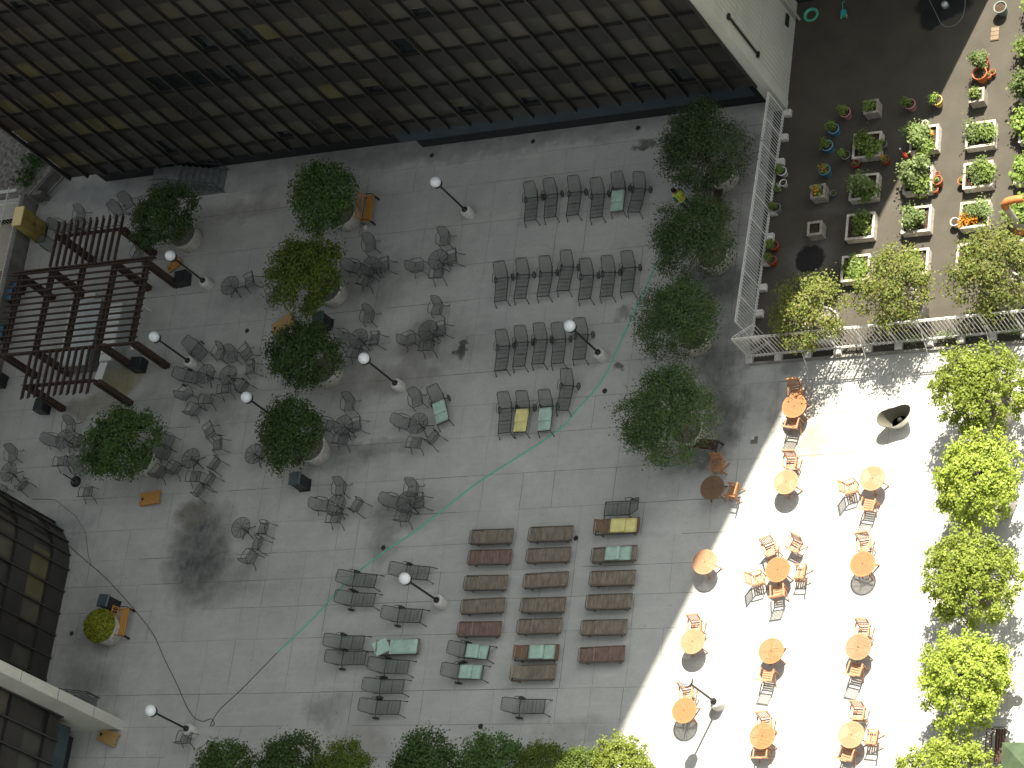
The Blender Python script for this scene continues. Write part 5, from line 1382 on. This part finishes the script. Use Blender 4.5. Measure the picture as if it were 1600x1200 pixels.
# leaning vent pipe with rusty elbow
vp = thing('vent_pipe', 'pale vent pipe with rusty orange elbow at the right edge', 'pipe', (*at(1595, 358)[:2], 0))
MB().tube([(0, 0, 0), (0, 0, 1.95)], .14, 14).build('pipe', M['roofpipe'], vp)
m = MB(); m.tube([(0, 0, 1.93), (0, 0, 2.06), (.05, .03, 2.18), (.16, .07, 2.26), (.4, .12, 2.26), (.75, .15, 2.2)], .155, 14); m.build('elbow', M['rust'], vp)
MB().lathe([(.3, .02), (.2, .06), (.15, .12)], 18).build('flashing', M['rust'], vp)
# creepers at the foot of the fence
r = random.Random(77)
for (x0, x1, lab) in ((17.2, 18.3, 'vines at the fence foot below the middle birch'), (18.9, 20.3, 'vines at the fence foot right of the middle birch'), (20.9, 22.6, 'vines at the fence foot below the right birch')):
    m = MB()
    def fn(): return Vector((r.uniform(x0, x1), r.gauss(.5, .1), abs(r.gauss(.15, .15)))), Vector((0, -.3, 1))
    leaves(m, 330, fn, .09, r, .5); tag(m.build('creeper', L_veg2), lab, 'creeper')
wh = thing('wire_hoops', 'two black wire hoops behind the fence foot', 'hoops', (*at(1516, 524)[:2], 0))
for k in range(2): m = MB(); m.tube([(k * .62 - .3 + .2 * math.cos(a * PI / 10), 0, .2 + .2 * math.sin(a * PI / 10)) for a in range(20)], .02, 5, closed=True); m.build('hoop', M['blackmetal'], wh)

# ------------------------------------------------------------------ the person in a hi-vis vest
def skin_fig(name, verts, edges, radii, mats_, parent, sub=2):
    me = bpy.data.meshes.new(name); me.from_pydata(verts, edges, []); o = bpy.data.objects.new(name, me); link(o, parent)
    s = o.modifiers.new('Skin', 'SKIN'); me.skin_vertices.new() if not me.skin_vertices else None
    for i, rr in enumerate(radii):
        me.skin_vertices[0].data[i].radius = rr if isinstance(rr, tuple) else (rr, rr)
    me.skin_vertices[0].data[0].use_root = True
    q = o.modifiers.new('Sub', 'SUBSURF'); q.levels = sub; q.render_levels = sub
    me.materials.append(mats_); return o
p = at(1054.5, 299, 1.62)
pe = thing('person', 'person in lime and orange safety vest walking beside a tree', 'person', (p.x, p.y, 0), math.radians(150))
V = [(0, 0, .95), (0, 0, 1.12), (.02, 0, 1.3), (.03, 0, 1.43), (.04, 0, 1.52), (.07, 0, 1.6), (.08, 0, 1.7),          # pelvis..head
     (.01, .19, 1.4), (-.04, .25, 1.16), (.1, .24, .97), (.16, .23, .9),
     (.01, -.19, 1.4), (.06, -.25, 1.15), (.24, -.2, 1.04), (.3, -.17, 1.0),
     (0, .1, .9), (.12, .1, .52), (.02, .1, .08), (.15, .1, .04),
     (0, -.1, .9), (-.04, -.1, .5), (-.22, -.1, .12), (-.1, -.1, .04)]
E_ = [(0, 1), (1, 2), (2, 3), (3, 4), (4, 5), (5, 6), (3, 7), (7, 8), (8, 9), (9, 10), (3, 11), (11, 12), (12, 13), (13, 14), (0, 15), (15, 16), (16, 17), (17, 18), (0, 19), (19, 20), (20, 21), (21, 22)]
Rr = [(.15, .12), (.14, .11), (.16, .12), (.12, .1), .055, .085, .075, .06, .045, .035, .03, .06, .045, .035, .03, .085, .06, .04, .035, .085, .06, .04, .035]
skin_fig('body', V, E_, Rr, M['skin'], pe)
def loft(name, rings, m_, n=16):
    m = MB(); VV = []; FF = []
    for (cx_, cy_, z, rx, ry) in rings:
        for k in range(n): a = 2 * PI * k / n; VV.append((cx_ + rx * math.cos(a), cy_ + ry * math.sin(a), z))
    for i in range(len(rings) - 1):
        for k in range(n): l = (k + 1) % n; FF.append((i * n + k, i * n + l, (i + 1) * n + l, (i + 1) * n + k))
    m.add(VV, FF, 0, True); return m.build(name, m_, pe)
vest = loft('vest', [(0, 0, .93, .17, .22), (0, 0, 1.1, .17, .21), (.02, 0, 1.3, .18, .235), (.02, 0, 1.42, .15, .235), (.03, 0, 1.48, .1, .13), (.035, 0, 1.5, .07, .08)], M['lime'])
for s in (-1, 1):
    m = MB(); m.tube([(.175, s * .09, .98), (.2, s * .09, 1.3), (.13, s * .1, 1.45), (.0, s * .11, 1.485), (-.12, s * .1, 1.44), (-.17, s * .09, 1.3), (-.175, s * .09, .98)], .028, 6); m.build('vest_stripe', M['orange'], pe)
m = MB(); m.tube([(.178 * math.cos(a * PI / 8), .222 * math.sin(a * PI / 8), 1.12) for a in range(16)], .03, 6, closed=True); m.build('vest_belt', M['orange'], pe)
for s, pts in ((1, [(.01, .17, 1.42), (-.02, .235, 1.25), (-.04, .25, 1.14)]), (-1, [(.01, -.17, 1.42), (.04, -.235, 1.25), (.06, -.25, 1.14)])):
    m = MB(); m.tube(pts, [.085, .07, .062], 10); m.build('sleeve', M['shirt'], pe)
for pts in ([(0, .1, .93), (.12, .1, .52), (.02, .1, .1)], [(0, -.1, .93), (-.04, -.1, .5), (-.21, -.1, .14)]):
    m = MB(); m.tube(pts, [.115, .085, .065], 10); m.build('trouser_leg', M['jeans'], pe)
for (x, y, z) in ((.08, .1, .05), (-.16, -.1, .07)): m = MB(); m.ball((x, y, z), .075, 10, 6, sc=(1.7, .75, .7)); m.build('shoe', M['blackmetal'], pe)
m = MB(); m.ball((.075, 0, 1.64), .105, 14, 10, sc=(1, .82, 1.12)); m.build('head', M['skin'], pe)
m = MB(); m.ball((.05, 0, 1.68), .118, 14, 10, sc=(1.02, .9, 1.0)); m.build('hair', M['hair'], pe)
m = MB(); m.ball((.18, 0, 1.625), .018, 8, 6, sc=(1, .8, 1.3)); m.build('nose', M['skin'], pe)
for s in (-1, 1):
    m = MB(); m.ball((.168, s * .034, 1.655), .011, 8, 6); m.build('eye', M['blackmetal'], pe)
    m = MB(); m.ball((.07, s * .092, 1.635), .025, 8, 6, sc=(.8, .4, 1.2)); m.build('ear', M['skin'], pe)
for (bx, by, bz, dx, dy) in ((.17, .228, .885, .35, 0), (.315, -.165, .99, .9, .1)):
    base = Vector((bx, by, bz)); f = Vector((dx, dy, -.9 if dx < .5 else -.3)).normalized(); sd = Vector((0, 1, 0))
    for k in range(4):
        L = (.07, .08, .077, .06)[k]; o0 = base + sd * (k - 1.5) * .018
        m = MB(); m.tube([o0, o0 + f * L * .55, o0 + f * L + Vector((-.01, 0, -.012))], [.009, .0085, .007], 6); m.build('finger', M['skin'], pe)
    m = MB(); m.tube([base + sd * .03 - f * .02, base + sd * .05 + f * .02, base + sd * .045 + f * .045], [.011, .01, .008], 6); m.build('thumb', M['skin'], pe)

# unused prototypes leave no trace
for o in list(COL.objects):
    if o.parent is None and o.get('label') == '':
        for c in kids(o):
            for g in kids(c): bpy.data.objects.remove(g)
            bpy.data.objects.remove(c)
        bpy.data.objects.remove(o)
